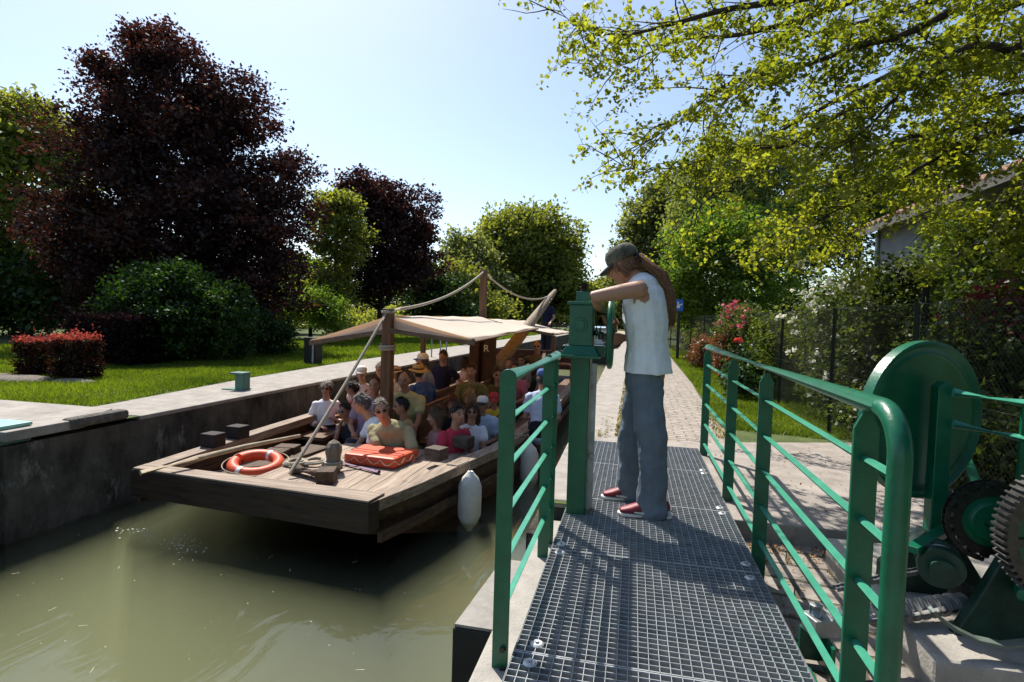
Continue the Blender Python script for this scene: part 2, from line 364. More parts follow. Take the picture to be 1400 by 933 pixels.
ns = n.nodes.new('ShaderNodeTexNoise'); ns.inputs['Scale'].default_value = 2.2; ns.inputs['Detail'].default_value = 4; ns.inputs['Distortion'].default_value = .7; L.new(mp.outputs[0], ns.inputs[0])
bp = n.nodes.new('ShaderNodeBump'); bp.inputs['Distance'].default_value = .035; bp.inputs['Strength'].default_value = .6; L.new(ns.outputs[0], bp.inputs['Height']); L.new(bp.outputs[0], gl_.inputs['Normal'])
vs = n.nodes.new('ShaderNodeVolumePrincipled'); vs.inputs['Color'].default_value = (.80, .86, .47, 1); vs.inputs['Density'].default_value = .75; vs.inputs['Anisotropy'].default_value = .1
L.new(vs.outputs[0], out.inputs['Volume'])
q = MB(); q.hexa([(LX-.5, -16, -2.4), (RX+.02, -16, -2.4), (RX+.02, CANY-.1, -2.4), (LX-.5, CANY-.1, -2.4)], [(LX-.5, -16, WZ), (RX+.02, -16, WZ), (RX+.02, CANY-.1, WZ), (LX-.5, CANY-.1, WZ)])
structure(q.build('water', wm))

# ------------------------------------------------------------------ leaves, trees
def lobes_dirnoise(seed, d, amp):
    r = np.random.default_rng(seed); K = r.normal(size=(7, 3))*2.6; P = r.uniform(0, 6.28, 7)
    return 1+amp*np.sin(d @ K.T+P).mean(1)*2.2
def leaf_quads(c, size, droop=0., up=0., wid=.62, fold=.22, jit=.35):
    """one folded rhombic leaf per centre"""
    n = len(c); u = rng.normal(size=(n, 3)); u[:, 2] = u[:, 2]*.7-droop; u /= np.linalg.norm(u, axis=1)[:, None]
    nn = rng.normal(size=(n, 3)); nn[:, 2] = np.abs(nn[:, 2])+up; v = np.cross(u, nn); v /= np.linalg.norm(v, axis=1)[:, None]+1e-9
    w_ = np.cross(v, u); s = (size*(1+jit*rng.uniform(-1, 1, n)))[:, None]
    k = wid*(.8+.4*rng.random(n))[:, None]
    V = np.stack([c-u*s*.5, c-v*s*k*.5+w_*s*fold*.5-u*s*.05, c+u*s*.5, c+v*s*k*.5+w_*s*fold*.5-u*s*.05], 1).reshape(-1, 3)
    return V, np.arange(4*n).reshape(-1, 4)
def crown_points(lobes, n, seed, shell=.55, amp=.16):
    """cluster centres in a set of ellipsoid lobes ((centre), (radii), weight)"""
    r = np.random.default_rng(seed); tot = sum(l[2] for l in lobes); P = []
    for i, (c, rad, wgt) in enumerate(lobes):
        k = max(3, int(n*wgt/tot)); d = r.normal(size=(k, 3)); d /= np.linalg.norm(d, axis=1)[:, None]
        rr = (shell+(1-shell)*r.random(k)**.7)*lobes_dirnoise(seed+i, d, amp)
        rr[r.random(k) < .28] *= .62
        P.append(np.array(c)+d*rr[:, None]*np.array(rad))
    return np.concatenate(P)
def cluster_leaves(P, per, rc, flat=.6):
    n = len(P)*per; c = np.repeat(P, per, 0); d = rng.normal(size=(n, 3))*rc*.55; d[:, 2] *= flat
    return c+d
def limbs(mb, base, top, P, n, r0, seed, spread=.5):
    r = np.random.default_rng(seed); base, top = Vector(base), Vector(top); idx = r.choice(len(P), min(n, len(P)), replace=False)
    H = top-base
    tr = [base+H*(i/7)+Vector((r.normal()*.05, r.normal()*.05, 0))*(H.length*.12 if 0 < i else 0) for i in range(8)]
    tr[0] = base-Vector((0, 0, .15))
    mb.tube(tr, [r0*1.35]+[r0*(1-.78*i/7) for i in range(1, 8)], 9)
    for k in idx:
        e = Vector(P[k]); f = min(.92, max(.22, (e.z-base.z)/max(H.z, .1)-.22-.15*r.random())); a = base+H*f
        m = a.lerp(e, .5)+Vector((r.normal()*.1, r.normal()*.1, .12*(e-a).length)); rr = r0*(.42-.25*f)
        mb.tube([a, a.lerp(m, .55)+Vector((0, 0, .03)), m, e.lerp(m, .4), e], [rr, rr*.8, rr*.55, rr*.35, rr*.12], 5)
bark = mat('bark', (.06, .05, .04), .95, 0, .35, 5, .02, 18, (.12, .10, .08), (1, 1, .3))
bark_dark = mat('dark bark', (.03, .025, .02), .95, 0, .35, 6, .015, 18, (.06, .05, .042), (1, 1, .3))
def tree(name, label, base, top, lobes, leaf, n, per, rc, size, tr=.2, seed=1, group=None, barkm=None, nl=24, shell=.55, amp=.16, droop=.2, up=.4, cat='tree', part='crown', stem='trunk', flat=.6):
    t = thing(name, label, cat, base, group)
    P = crown_points(lobes, n, seed, shell, amp); P = P[P[:, 2] > base[2]+.15]
    m = MB(); limbs(m, base, top, P, nl, tr, seed); m.build(stem, barkm or bark, t, smooth=True)
    c = cluster_leaves(P, per, rc, flat); c[:, 2] = np.maximum(c[:, 2], base[2]+.05)
    V, Fc = leaf_quads(c, size, droop, up); npmesh(part, V, Fc, leaf, t)
    return t
def gnd(px_, d, z=0.): p = PD(px_, 430, d); return Vector((p.x, p.y, z))
def lob(px_, py_, d, rx, ry, rz, wgt=1.): return (tuple(PD(px_, py_, d)), (rx, ry, rz), wgt)

purple = leafmat('purple maple leaf', (.010, .006, .009), (.078, .036, .030), .38, (1.7, 1.0, .7), .08, .5)
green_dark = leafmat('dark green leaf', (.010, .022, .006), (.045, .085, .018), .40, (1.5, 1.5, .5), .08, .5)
green_mid = leafmat('mid green leaf', (.075, .10, .022), (.30, .335, .085), .58, (1.5, 1.4, .5), .08, .35)
green_fresh = leafmat('fresh green leaf', (.07, .115, .018), (.22, .31, .055), .52, (1.3, 1.45, .5), .06, .8)
green_grey = leafmat('grey green leaf', (.09, .11, .042), (.29, .31, .13), .54, (1.4, 1.4, .6), .06, .3)
green_yellow = leafmat('lime green leaf', (.085, .11, .018), (.28, .295, .05), .62, (1.75, 1.75, .5), .07, 1.1)
green_pale = leafmat('pale willow leaf', (.10, .13, .04), (.26, .29, .10), .5, (1.4, 1.4, .6), .06, .3)

# --- left bank
DM = 17.5
b0 = gnd(262, DM, LZ)
tree('maple_tree', 'tall dark purple maple tree on the left bank', b0, b0+Vector((0, 0, 7.5)),
     [lob(228, 140, DM, 1.6, 1.7, 2.0, .9), lob(240, 215, DM, 2.9, 2.8, 2.0, 1.5), lob(245, 310, DM, 3.9, 3.6, 2.0, 2.0), lob(330, 330, DM-.5, 2.4, 2.4, 2.0, .9), lob(160, 195, DM, 1.2, 1.3, 1.2, .4), lob(150, 330, DM, 1.6, 2.0, 1.9, .7), lob(255, 400, DM, 3.6, 3.2, 1.3, 1.2), lob(205, 72, DM, .7, .7, .8, .25), lob(140, 112, DM, .75, .75, .7, .2), lob(335, 150, DM, 1.3, 1.3, 1.2, .35), lob(385, 250, DM, 1.1, 1.2, 1.2, .3)],
     purple, 1900, 72, .40, .125, .24, 3, 'purple maples on the left bank', bark_dark, 34, amp=.22)
b0 = gnd(520, 28, LZ)
tree('maple_tree', 'smaller purple maple behind the boat canopy', b0, b0+Vector((0, 0, 6)),
     [lob(505, 270, 28, 1.5, 1.5, 1.4, .6), lob(540, 290, 28, 1.9, 1.9, 1.5, .8), lob(530, 340, 28, 2.5, 2.4, 1.6, 1.3), lob(560, 365, 28, 1.6, 1.8, 1.0, .5), lob(478, 262, 28, .6, .6, .9, .2), lob(500, 385, 28, 2.2, 2.2, 1.0, .8), lob(575, 315, 28, .8, .8, .6, .2)],
     purple, 800, 54, .42, .17, .2, 9, 'purple maples on the left bank', bark_dark, 22, amp=.24)
b0 = gnd(458, 24, LZ)
tree('birch_tree', 'light green tree squeezed between the two purple maples', b0, b0+Vector((0, 0, 5)),
     [lob(462, 330, 24, 1.2, 1.4, 1.7, 1), lob(450, 290, 24, .8, .9, 1.0, .5), lob(470, 280, 24, .6, .6, .5, .3), lob(450, 395, 24, 1.0, 1.2, .8, .5)],
     green_mid, 300, 36, .42, .17, .12, 12, None, bark, 14)
b0 = gnd(30, 21, LZ)
tree('ash_tree', 'bright green tree at the left edge behind the tall maple', b0, b0+Vector((0, 0, 7)),
     [lob(30, 230, 21, 2.6, 2.4, 2.6, 1.6), lob(10, 175, 21, 1.6, 1.6, 1.5, .7), lob(75, 200, 21, 1.5, 1.5, 1.4, .6), lob(-60, 250, 21, 2.4, 2.4, 2.4, .8), lob(45, 330, 21, 2.6, 2.4, 1.6, 1)],
     green_mid, 900, 36, .46, .19, .2, 15, None, bark, 20)
b0 = gnd(40, 19.5, LZ)
tree('elder_tree', 'dark low tree in deep shade at the left edge', b0, b0+Vector((0, 0, 3)),
     [lob(30, 400, 19.5, 2.2, 2, 1.6, 1), lob(110, 410, 19, 2, 1.8, 1.4, 1), lob(-60, 400, 19.5, 2, 2, 1.8, .8), lob(150, 350, 19.5, 1.6, 1.6, 1.6, .7)],
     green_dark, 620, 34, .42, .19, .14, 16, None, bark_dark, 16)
for i, (px_, py_, d, r_, h_, lm, lbl) in enumerate((
    (395, 400, 30, 1.6, 1.5, green_mid, 'loose green tree with thin trunks right of the dark bush'),
    (425, 405, 25, 1.1, 1.3, green_fresh, 'pale leafy sapling above the dark mooring post'),
    (590, 415, 33, 2.2, 1.9, green_dark, 'dark green tree low behind the canopy mast'),
    (300, 420, 34, 4.5, 2.2, green_dark, 'broad dark tree far behind the tall maple'),
    (120, 420, 32, 5.5, 2.6, green_dark, 'wide dark tree deep in the park at the left'))):
    b0 = gnd(px_, d, LZ)
    tree('park_tree', lbl, b0, b0+Vector((0, 0, 1.2+(440-py_)/760*d)), [lob(px_, py_, d, r_, r_*.9, h_, 1), lob(px_-8, py_-30, d, r_*.6, r_*.6, h_*.7, .6), lob(px_+r_*10, py_+12, d, r_*.6, r_*.6, h_*.6, .5)],
         lm, int(150+55*r_), 34, .4+.03*r_, .17+.02*r_, .1, 30+i, 'park trees behind the maples', bark_dark, 12)
# shrubs on the left bank
def shrub(name, label, base, lobes, leaf, n, per, rc, size, seed, group=None, up=.5, droop=-.3, shell=.4):
    return tree(name, label, base, Vector(base)+Vector((0, 0, .6)), lobes, leaf, n, per, rc, size, .035, seed, group, bark_dark, 12, shell, .14, droop, up, 'shrub', 'foliage', 'stem', .8)
DB = 12.6
bush_green = leafmat('yew bush leaf', (.012, .028, .005), (.042, .088, .014), .38, (1.4, 1.5, .5), .08, 1.2)
b0 = gnd(235, DB, LZ)
shrub('bush', 'big dark green bush in front of the tall maple', b0, [lob(235, 440, DB, 1.7, 1.5, 1.15, 2), lob(215, 405, DB, 1.05, 1.0, .72, .8), lob(180, 455, DB, .95, .9, .85, .7), lob(295, 440, DB, .85, .9, .9, .7), lob(255, 385, DB, .75, .7, .42, .4)],
      bush_green, 1050, 44, .22, .085, 41, None, .3, -.7)
b0 = gnd(372, 14.5, LZ)
shrub('bush', 'small rounded dark bush right of the big bush', b0, [lob(372, 462, 14.5, .58, .6, .6, 1), lob(350, 455, 14.8, .4, .5, .6, .4)], bush_green, 240, 40, .16, .075, 42)
b0 = gnd(450, 20, LZ)
shrub('bush', 'light green loose bush behind the dark mooring post', b0, [lob(450, 430, 20, .8, .8, .75, 1), lob(432, 415, 20, .45, .5, .6, .4)], green_fresh, 150, 30, .28, .10, 43)
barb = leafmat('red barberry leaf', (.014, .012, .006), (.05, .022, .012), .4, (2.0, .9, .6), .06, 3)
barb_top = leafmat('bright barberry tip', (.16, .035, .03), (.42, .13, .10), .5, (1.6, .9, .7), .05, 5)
def barberry(label, p0, sx, sy, h, seed, leafs, group, rag=.03):
    t = thing('hedge', label, 'hedge', p0, group); r = np.random.default_rng(seed)
    n = int(60000*sx*sy*h/.35); P = r.uniform(-1, 1, (n, 3)); k = .5+.5*np.abs(P[:, 2:3]); P = np.sign(P)*np.abs(P)**.75
    c = np.array(p0)+P*np.array((sx, sy, h/2))*np.array((1, 1, 1))+np.array((0, 0, h/2)); c += r.normal(size=c.shape)*rag; c[:, 2] += (r.random(n) < .12)*r.exponential(.05, n)
    top = c[:, 2] > p0[2]+h*.93
    V, Fc = leaf_quads(c[~top], .045, -.6, .2); npmesh('foliage', V, Fc, leafs[0], t)
    V, Fc = leaf_quads(c[top]+np.array((0, 0, .02)), .045, -1.2, .2); npmesh('red_tips', V, Fc, leafs[1], t)
    m = MB()
    for i in range(26):
        a = np.array(p0)+np.array((r.uniform(-.7, .7)*sx, r.uniform(-.7, .7)*sy, 0)); e = a+np.array((r.normal()*.08, r.normal()*.08, h*.95))
        m.tube([a, e], [.008, .004], 4)
    m.build('stem', bark_dark, t)
barberry('clipped barberry hedge with red top, left of the pair', (-9.62, 7.25, LZ), .20, .20, .58, 51, (barb, barb_top), 'clipped barberry hedges on the lawn')
barberry('clipped barberry hedge with red top, wider right one of the pair', (-8.72, 7.2, LZ), .28, .22, .66, 52, (barb, barb_top), 'clipped barberry hedges on the lawn')
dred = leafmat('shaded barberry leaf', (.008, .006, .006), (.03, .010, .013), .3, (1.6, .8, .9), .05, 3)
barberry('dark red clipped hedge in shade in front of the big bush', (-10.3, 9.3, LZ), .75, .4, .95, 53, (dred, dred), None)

# --- far middle and right
FT = 'round green trees beyond the canal bend'
for (name, lbl, px_, d, bz, lobs, lm, n, sz, seed) in (
    ('oak_tree', 'big round green tree in the middle distance', 715, 58, 0, [lob(715, 345, 58, 5.2, 5, 4.6, 2), lob(690, 320, 58, 3.0, 3, 2.6, .8), lob(755, 350, 58, 3.6, 3.6, 4.2, 1.1), lob(720, 310, 58, 2.6, 2.6, 1.8, .6), lob(700, 405, 57, 5, 4.5, 3.2, 1.2), lob(770, 400, 57, 3, 3, 3.2, .8)], green_mid, 1250, .42, 61),
    ('oak_tree', 'greyish lower tree left of the big round tree', 645, 52, 0, [lob(645, 370, 52, 2.6, 2.6, 2.8, 1.2), lob(632, 345, 52, 1.5, 1.5, 1.8, .5), lob(660, 400, 51, 3.0, 3.0, 2.4, 1)], green_grey, 460, .36, 62),
    ('oak_tree', 'fresh green tree right above the boat canopy', 628, 44, 0, [lob(628, 395, 44, 2.0, 2.0, 2.0, 1), lob(612, 415, 44, 1.8, 1.8, 1.4, .7), lob(660, 420, 43, 2.2, 2, 1.2, .7)], green_mid, 320, .28, 63),
    ('oak_tree', 'small far tree behind the wheel column', 815, 78, 0, [lob(815, 405, 78, 3.4, 3.4, 2.8, 1), lob(840, 400, 80, 3, 3, 3, .8), lob(800, 420, 78, 3, 3, 1.8, .7)], green_mid, 260, .5, 64)):
    b0 = gnd(px_, d, bz)
    tree(name, lbl, b0, b0+Vector((0, 0, 5)), lobs, lm, n, 34, .75+sz*.5, sz, .3, seed, FT, bark, 20, amp=.24)
b0 = gnd(895, 46, RZ)
tree('poplar_tree', 'tall grey green poplar right behind the cap of the man', b0, b0+Vector((0, 0, 8)),
     [lob(885, 320, 46, 2.6, 2.6, 3.6, 1.4), lob(910, 290, 46, 2.3, 2.3, 3.0, 1), lob(870, 365, 46, 2.2, 2.2, 3.4, 1), lob(925, 350, 45, 2.6, 2.6, 4, 1.2), lob(858, 400, 46, 1.6, 1.6, 2.6, .6)], green_grey, 820, 34, .62, .30, .3, 71, None, bark, 24, amp=.2)
b0 = gnd(1010, 38, RZ)
tree('willow_tree', 'tall pale willow with drooping sprays above the garden', b0, b0+Vector((0, 0, 11)),
     [lob(1000, 240, 38, 3.6, 3, 3.2, 1.4), lob(960, 265, 38, 2.2, 2.2, 2.6, .8), lob(1060, 250, 38, 3, 3, 3.4, 1), lob(1010, 310, 38, 4, 3.5, 3, 1), lob(945, 315, 37, 1.8, 1.8, 2.6, .6), lob(1110, 270, 38, 3, 3, 4, .8)], green_pale, 1000, 34, .6, .24, .3, 72, None, bark, 24, droop=.9, up=.1, flat=1.3)
b0 = gnd(1170, 27, RZ)
tree('pine_tree', 'dark green tree behind the house roof', b0, b0+Vector((0, 0, 6)),
     [lob(1150, 300, 27, 3, 2.6, 2.6, 1), lob(1230, 250, 28, 3, 3, 2.2, 1), lob(1300, 240, 28, 3, 3, 2, .8), lob(1090, 330, 26, 2, 2, 2.4, .7)], green_dark, 640, 34, .5, .2, .2, 73, None, bark_dark, 20)
b0 = gnd(985, 19.5, RZ)
tree('acacia_tree', 'bright fresh green acacia behind the wire fence', b0, b0+Vector((0, 0, 3.2)),
     [lob(955, 355, 19.5, 1.35, 1.3, 1.35, 1.3), lob(1010, 345, 19, 1.3, 1.3, 1.3, 1.1), lob(985, 310, 19.5, 1.2, 1.2, .9, .7), lob(930, 395, 20, .9, 1.0, 1.0, .6), lob(1060, 355, 18.5, 1.0, 1.1, 1.1, .7), lob(1020, 395, 19, 1.1, 1.1, .8, .6), lob(945, 420, 20, .8, 1, .8, .5), lob(1000, 425, 19.5, 1.2, 1.1, .7, .6)], green_fresh, 780, 38, .30, .125, .12, 74, None, bark, 20, amp=.2)

# distant tree belts closing the view behind the park and beyond the canal bend
def belt(name, pts, h, n, size, leaf, seed):
    r = np.random.default_rng(seed); P = []
    for i in range(len(pts)-1):
        a, b_ = np.array(pts[i]), np.array(pts[i+1]); t_ = r.random(n); xy = a+(b_-a)*t_[:, None]+r.normal(size=(n, 2))*2.5; s_ = t_*np.linalg.norm(b_-a)
        top = h*(.62+.25*np.sin(s_*.16+i*2)+.2*np.sin(s_*.41+i)); P.append(np.stack([xy[:, 0], xy[:, 1], top*r.random(n)**.8+.1], 1))
    c = cluster_leaves(np.concatenate(P), 9, size*2.2); c[:, 2] = np.maximum(c[:, 2], .1); V, Fc = leaf_quads(c, size, .1, .4); return stuff(npmesh(name, V, Fc, leaf))
belt('distant_wood', [(-75, 32), (-60, 60), (-30, 84), (-6, 96), (14, 92), (40, 70), (55, 40)], 9, 1500, .7, green_dark, 5)
belt('understorey', [(-30, 22), (-26, 34), (-18, 44), (-11, 54)], 3.0, 900, .3, green_mid, 6)

# garden hedge and bushes behind the wire fence
for i, (x, y, rx, ry, rz, lm, lbl) in enumerate(((3.3, 13.5, .8, 1.4, .85, green_mid, 'mid green garden bush behind the climbing rose'), (3.0, 17.5, .8, 1.8, .9, green_fresh, 'fresh green garden bush under the acacia'), (2.9, 22.5, .8, 2.4, 1.0, green_mid, 'garden hedge behind the far fence panels'), (2.7, 28.5, .8, 2.8, 1.2, green_grey, 'grey green hedge at the far end of the fence'), (4.2, 10.8, .9, 1.2, 1.2, green_mid, 'leafy bush between white roses and house wall'))):
    shrub('bush', lbl, Vector((x, y, RZ)), [((x, y, rz*.8), (rx, ry, rz), 1), ((x+.2, y+ry*.5, rz*1.1), (rx*.6, ry*.5, rz*.6), .5)], lm, int(170*ry), 34, .22, .10, 140+i, 'garden bushes behind the fence')
# unseen trees added right of and behind the viewpoint to block sky light
for i, (x, y, h, r_) in enumerate(((8.5, -1.5, 8, 3.2), (5.5, -7, 8, 3.2))):
    b0 = Vector((x, y, gl)); tree('lime_tree', ('unseen lime tree added right of the machine to block sky light', 'unseen lime tree added behind the viewpoint to block sky light')[i], b0, b0+Vector((0, 0, h*.7)), [((x, y, h*.62), (r_, r_, h*.38), 1), ((x+.8, y+.5, h*.35), (r_*.8, r_*.8, h*.25), .6)], green_dark, 420, 26, .75, .42, .3, 160+i, 'unseen trees added to block sky light', bark_dark, 14)

q = MB()
for (x, y, rx, ry, h) in ((-9.2, 6.75, .55, .28, .07), (-8.35, 6.85, .35, .22, .05), (-9.9, 6.9, .3, .2, .05)): q.ball((x, y, LZ), (rx, ry, h), 20, 10)
structure(q.build('soil_mound', mat('dry soil', (.17, .145, .115), .95, 0, .3, 9, .03, 25), smooth=True))
# ------------------------------------------------------------------ right side: fence, garden, house, overhanging tree
fence_steel = mat('dark green fence post', (.018, .028, .02), .5, 0, .3, 20)
wire = mat('fence wire', (.03, .038, .03), .5, .3, .2, 30)
def fence_line(name, label, pts, h, cell=.045, r=.0013, pr=.022):
    t = thing(name, label, 'fence', (*pts[0], RZ))
    for (x, y) in pts: MB().cyl((x, y, RZ-.1), (x, y, RZ+h+.03), pr, 10).build('post', fence_steel, t, smooth=True)
    for i in range(len(pts)-1):
        a, b = Vector((*pts[i], RZ)), Vector((*pts[i+1], RZ)); d = b-a; Ln = d.length; u = d/Ln; m = MB()
        far = a.y > 14; c = cell*(2.2 if far else 1); rr = r*(1.6 if far else 1)
        k = -int(h/c)-1
        while k*c < Ln:
            for sgn in (0, 1):
                x0, z0, x1, z1 = k*c, 0., k*c+h, h
                if x0 < 0: z0 = -x0; x0 = 0
                if x1 > Ln: z1 = h-(x1-Ln); x1 = Ln
                if z1 > z0+.01:
                    if sgn: z0, z1 = h-z0, h-z1
                    m.tube([a+u*x0+Vector((0, 0, z0+.03)), a+u*x1+Vector((0, 0, z1+.03))], rr, 3, cap=False)
            k += 1
        for z in (.05, h*.5, h+.02): m.tube([a+Vector((0, 0, z)), b+Vector((0, 0, z))], rr*1.2, 4, cap=False)
        m.build('wire_mesh', wire, t)
    return t
fpts = [(2.45, 3.3), (2.32, 5.3), (2.28, 7.13), (2.27, 9.4), (2.2, 11.8), (2.12, 14.2), (2.0, 17), (1.92, 20), (1.8, 23.5), (1.7, 27), (1.6, 31)]
fence_line('wire_fence', 'green chain link fence with slim posts along the garden', fpts, 1.45)
m = MB(); c = PD(1260, 500, 5.6); m.cyl((c.x, c.y, RZ-.1), (c.x, c.y, 1.68), .032, 12)
tag(m.build('steel_post', mat('black steel', (.015, .016, .015), .5), smooth=True), 'thick black steel post standing behind the round winch shield', 'post')

# signpost with blue plates
sp = Vector((1.5, 20, RZ)); t = thing('sign_post', 'dark post carrying a small blue sign beside the towpath', 'sign post', sp)
MB().box((1.5, 20, RZ+.85), (.10, .10, 1.7)).build('post', mat('black steel', (.015, .016, .015)), t, bevel=.008)
MB().box((1.48, 19.94, RZ+1.86), (.30, .02, .40)).build('sign_plate', mat('blue sign', (.03, .14, .50), .4, 0, .08), t, bevel=.004)
wht = mat('white paint', (.75, .75, .73), .5, 0, .06)
m = MB(); z = RZ+1.86
m.box((1.45, 19.927, z+.08), (.06, .006, .06)); m.prism([(1.39, 19.93, z-.10), (1.52, 19.93, z-.10), (1.50, 19.93, z+.03), (1.43, 19.93, z+.03)], (0, -.006, 0)); m.box((1.55, 19.927, z+.02), (.10, .006, .04), Matrix.Rotation(R(-35), 3, 'Y'))
m.build('pictogram', wht, t)

# planting along the fence
photinia = leafmat('red tipped leaf', (.03, .05, .012), (.28, .10, .055), .4, (1.5, 1.1, .6), .12, 4)
b0 = Vector((1.95, 16.4, RZ))
shrub('shrub', 'round red tipped shrub beside the sign post', b0, [((1.98, 16.6, .42), (.42, .55, .45), 1), ((1.9, 15.6, .38), (.34, .4, .42), .7)], photinia, 220, 36, .13, .065, 81)
b0 = Vector((1.98, 13.0, RZ))
shrub('shrub', 'narrow red leaved shrub against the fence', b0, [((2.0, 13.0, .45), (.28, .5, .5), 1)], photinia, 120, 34, .12, .06, 82)
rosebush = leafmat('rose leaf', (.012, .03, .008), (.05, .10, .02), .4, None, .10, 2)
b0 = Vector((1.95, 10.6, RZ))
shrub('rose_bush', 'dark rose bush with one coral rose by the railing', b0, [((1.92, 10.6, .38), (.30, .42, .45), 1), ((1.8, 9.9, .25), (.24, .3, .3), .5)], rosebush, 170, 34, .13, .055, 83)
def flower_cluster(cen, n, rad, mats, parent, name, size=.05, petals=9):
    """each bloom as a ball of small cupped petals"""
    C0 = np.array(cen)+rng.normal(size=(n, 3))*np.array(rad); c = np.repeat(C0, petals, 0)+rng.normal(size=(n*petals, 3))*size*.33
    V, Fc = leaf_quads(c, size*.95, 0, .3, .9, .3); return npmesh(name, V, Fc, mats, parent)
coral = leafmat('coral petal', (.55, .07, .05), (.8, .16, .12), .4, (1.2, 1, 1), .05, 5)
pinkp = leafmat('pink petal', (.42, .05, .10), (.72, .20, .26), .4, (1.2, 1, 1), .05, 3)
whitep = leafmat('white petal', (.55, .54, .45), (.82, .80, .70), .4, (1.1, 1.1, 1), .05, 3)
rb = bpy.data.objects['rose_bush']
flower_cluster((1.72, 9.9, .98), 4, (.02, .02, .015), coral, rb, 'rose_bloom', .05, 12)
MB().tube([(1.75, 9.95, .3), (1.74, 9.93, .6), (1.72, 9.9, .96)], .006, 5).build('flower_stem', bark, rb)
flower_cluster((1.75, 10.8, .42), 7, (.2, .3, .15), coral, rb, 'rose_bloom', .045, 9)
# climbing pink rose on an arch
b0 = Vector((2.25, 12.6, RZ)); t = shrub('climbing_rose', 'climbing rose loaded with pink blooms on top of the fence', b0, [((2.2, 12.6, 1.35), (.40, .95, .34), 1), ((2.2, 12.9, .9), (.26, .6, .5), .6), ((2.15, 11.6, 1.25), (.3, .5, .3), .4)], leafmat('bronze rose leaf', (.03, .05, .012), (.12, .14, .04), .45, None, .08, 3), 330, 34, .13, .055, 84)
flower_cluster((2.1, 12.7, 1.42), 40, (.16, .40, .14), pinkp, t, 'pink_bloom', .07); flower_cluster((2.08, 13.0, 1.15), 20, (.12, .22, .12), pinkp, t, 'pink_bloom', .06); flower_cluster((2.1, 11.5, 1.32), 14, (.1, .25, .08), pinkp, t, 'pink_bloom', .06)
# climbers hanging on the fence
ivy = leafmat('climber leaf', (.04, .06, .012), (.15, .19, .04), .5, None, .06, 1.5)
for i, (y, zc, hz, hy, lbl) in enumerate(((14.8, .75, .75, 1.5, 'loose climber covering the far fence panels'), (10.6, .75, .65, .9, 'thin yellow green climber on the fence behind the rose bush'))):
    b0 = Vector((2.3, y, RZ)); shrub('climber', lbl, b0, [((2.32, y, zc), (.22, hy, hz), 1)], ivy, 200, 34, .14, .06, 85+i)
# white rose, big
b0 = Vector((2.95, 7.7, RZ))
wr = leafmat('white rose leaf', (.022, .038, .010), (.13, .165, .04), .48, None, .10, 1.6)
t = shrub('rose_bush', 'big climbing bush with white roses behind the fence', b0, [((2.9, 8.4, 1.2), (.62, .9, .9), 1.2), ((3.0, 7.4, 1.25), (.55, .8, .85), 1.1), ((2.9, 8.2, .45), (.6, 1, .6), .7), ((3.1, 9.6, 1.15), (.7, .9, .9), .8), ((3.3, 6.6, .9), (.6, .8, .9), 1)], wr, 1150, 34, .17, .06, 88)
for cpx, cpy, dd, nn, rr in ((1110, 400, 7.6, 8, .09), (1150, 388, 7.3, 9, .08), (1178, 395, 7.1, 12, .07), (1118, 420, 7.5, 7, .05), (1172, 410, 7.1, 6, .06), (1098, 362, 7.9, 4, .04), (1180, 412, 7.0, 6, .05), (1065, 435, 7.8, 3, .06), (1132, 512, 7.1, 3, .05), (1090, 490, 7.5, 4, .1), (1078, 448, 7.6, 4, .08), (1140, 455, 7.2, 3, .08)):
    flower_cluster(tuple(PD(cpx, cpy, dd-.45)), nn, (rr, rr, rr*.7), whitep, t, 'white_bloom', .045)
# low weeds under the fence
b0 = Vector((2.55, 6.4, RZ)); shrub('bush', 'low weedy bush at the foot of the fence behind the shield', b0, [((2.5, 6.3, .3), (.3, .7, .38), 1), ((2.6, 5.3, .35), (.4, .8, .45), 1)], wr, 240, 34, .14, .055, 89)
# dark hedge right
hedge_leaf = leafmat('hornbeam leaf', (.022, .038, .009), (.15, .20, .045), .52, None, .10, 1.2)
b0 = Vector((3.9, 6.4, RZ)); shrub('bush', 'tall dark leafy hedge in front of the house wall', b0, [((3.6, 6.3, 1.0), (.75, .9, 1.1), 1.2), ((4.2, 6.7, 1.2), (.9, .9, 1.35), 1.2), ((4.7, 6.0, 1.0), (.9, .9, 1.3), 1), ((3.9, 6.9, 2.0), (.6, .6, .6), .5), ((3.4, 5.4, .5), (.6, .7, .7), .7), ((4.6, 8.2, 2.1), (.7, 1.0, .8), .8), ((5.0, 10.2, 2.4), (.6, 1.0, .8), .6)], hedge_leaf, 1500, 34, .20, .075, 90)
redleaf = leafmat('plum red leaf', (.05, .012, .015), (.20, .045, .055), .45, (1.6, .8, .8), .08, 2)
b0 = Vector((3.3, 6.0, RZ)); shrub('shrub', 'red leaved shrub at the right edge behind the winch', b0, [((3.2, 5.75, 1.15), (.45, .4, .16), 1), ((3.1, 5.6, .75), (.4, .35, .12), .7), ((3.25, 5.8, 1.5), (.35, .35, .12), .6), ((3.0, 5.5, .4), (.35, .3, .10), .4)], redleaf, 110, 26, .18, .055, 91, droop=.2)
b0 = Vector((2.75, 5.5, RZ)); shrub('bush', 'mixed green undergrowth right of the round shield', b0, [((2.75, 5.5, .4), (.35, .5, .5), 1), ((3.0, 5.6, .9), (.4, .4, .5), .7), ((2.6, 4.7, .3), (.25, .5, .4), .6)], hedge_leaf, 420, 34, .17, .06, 92)

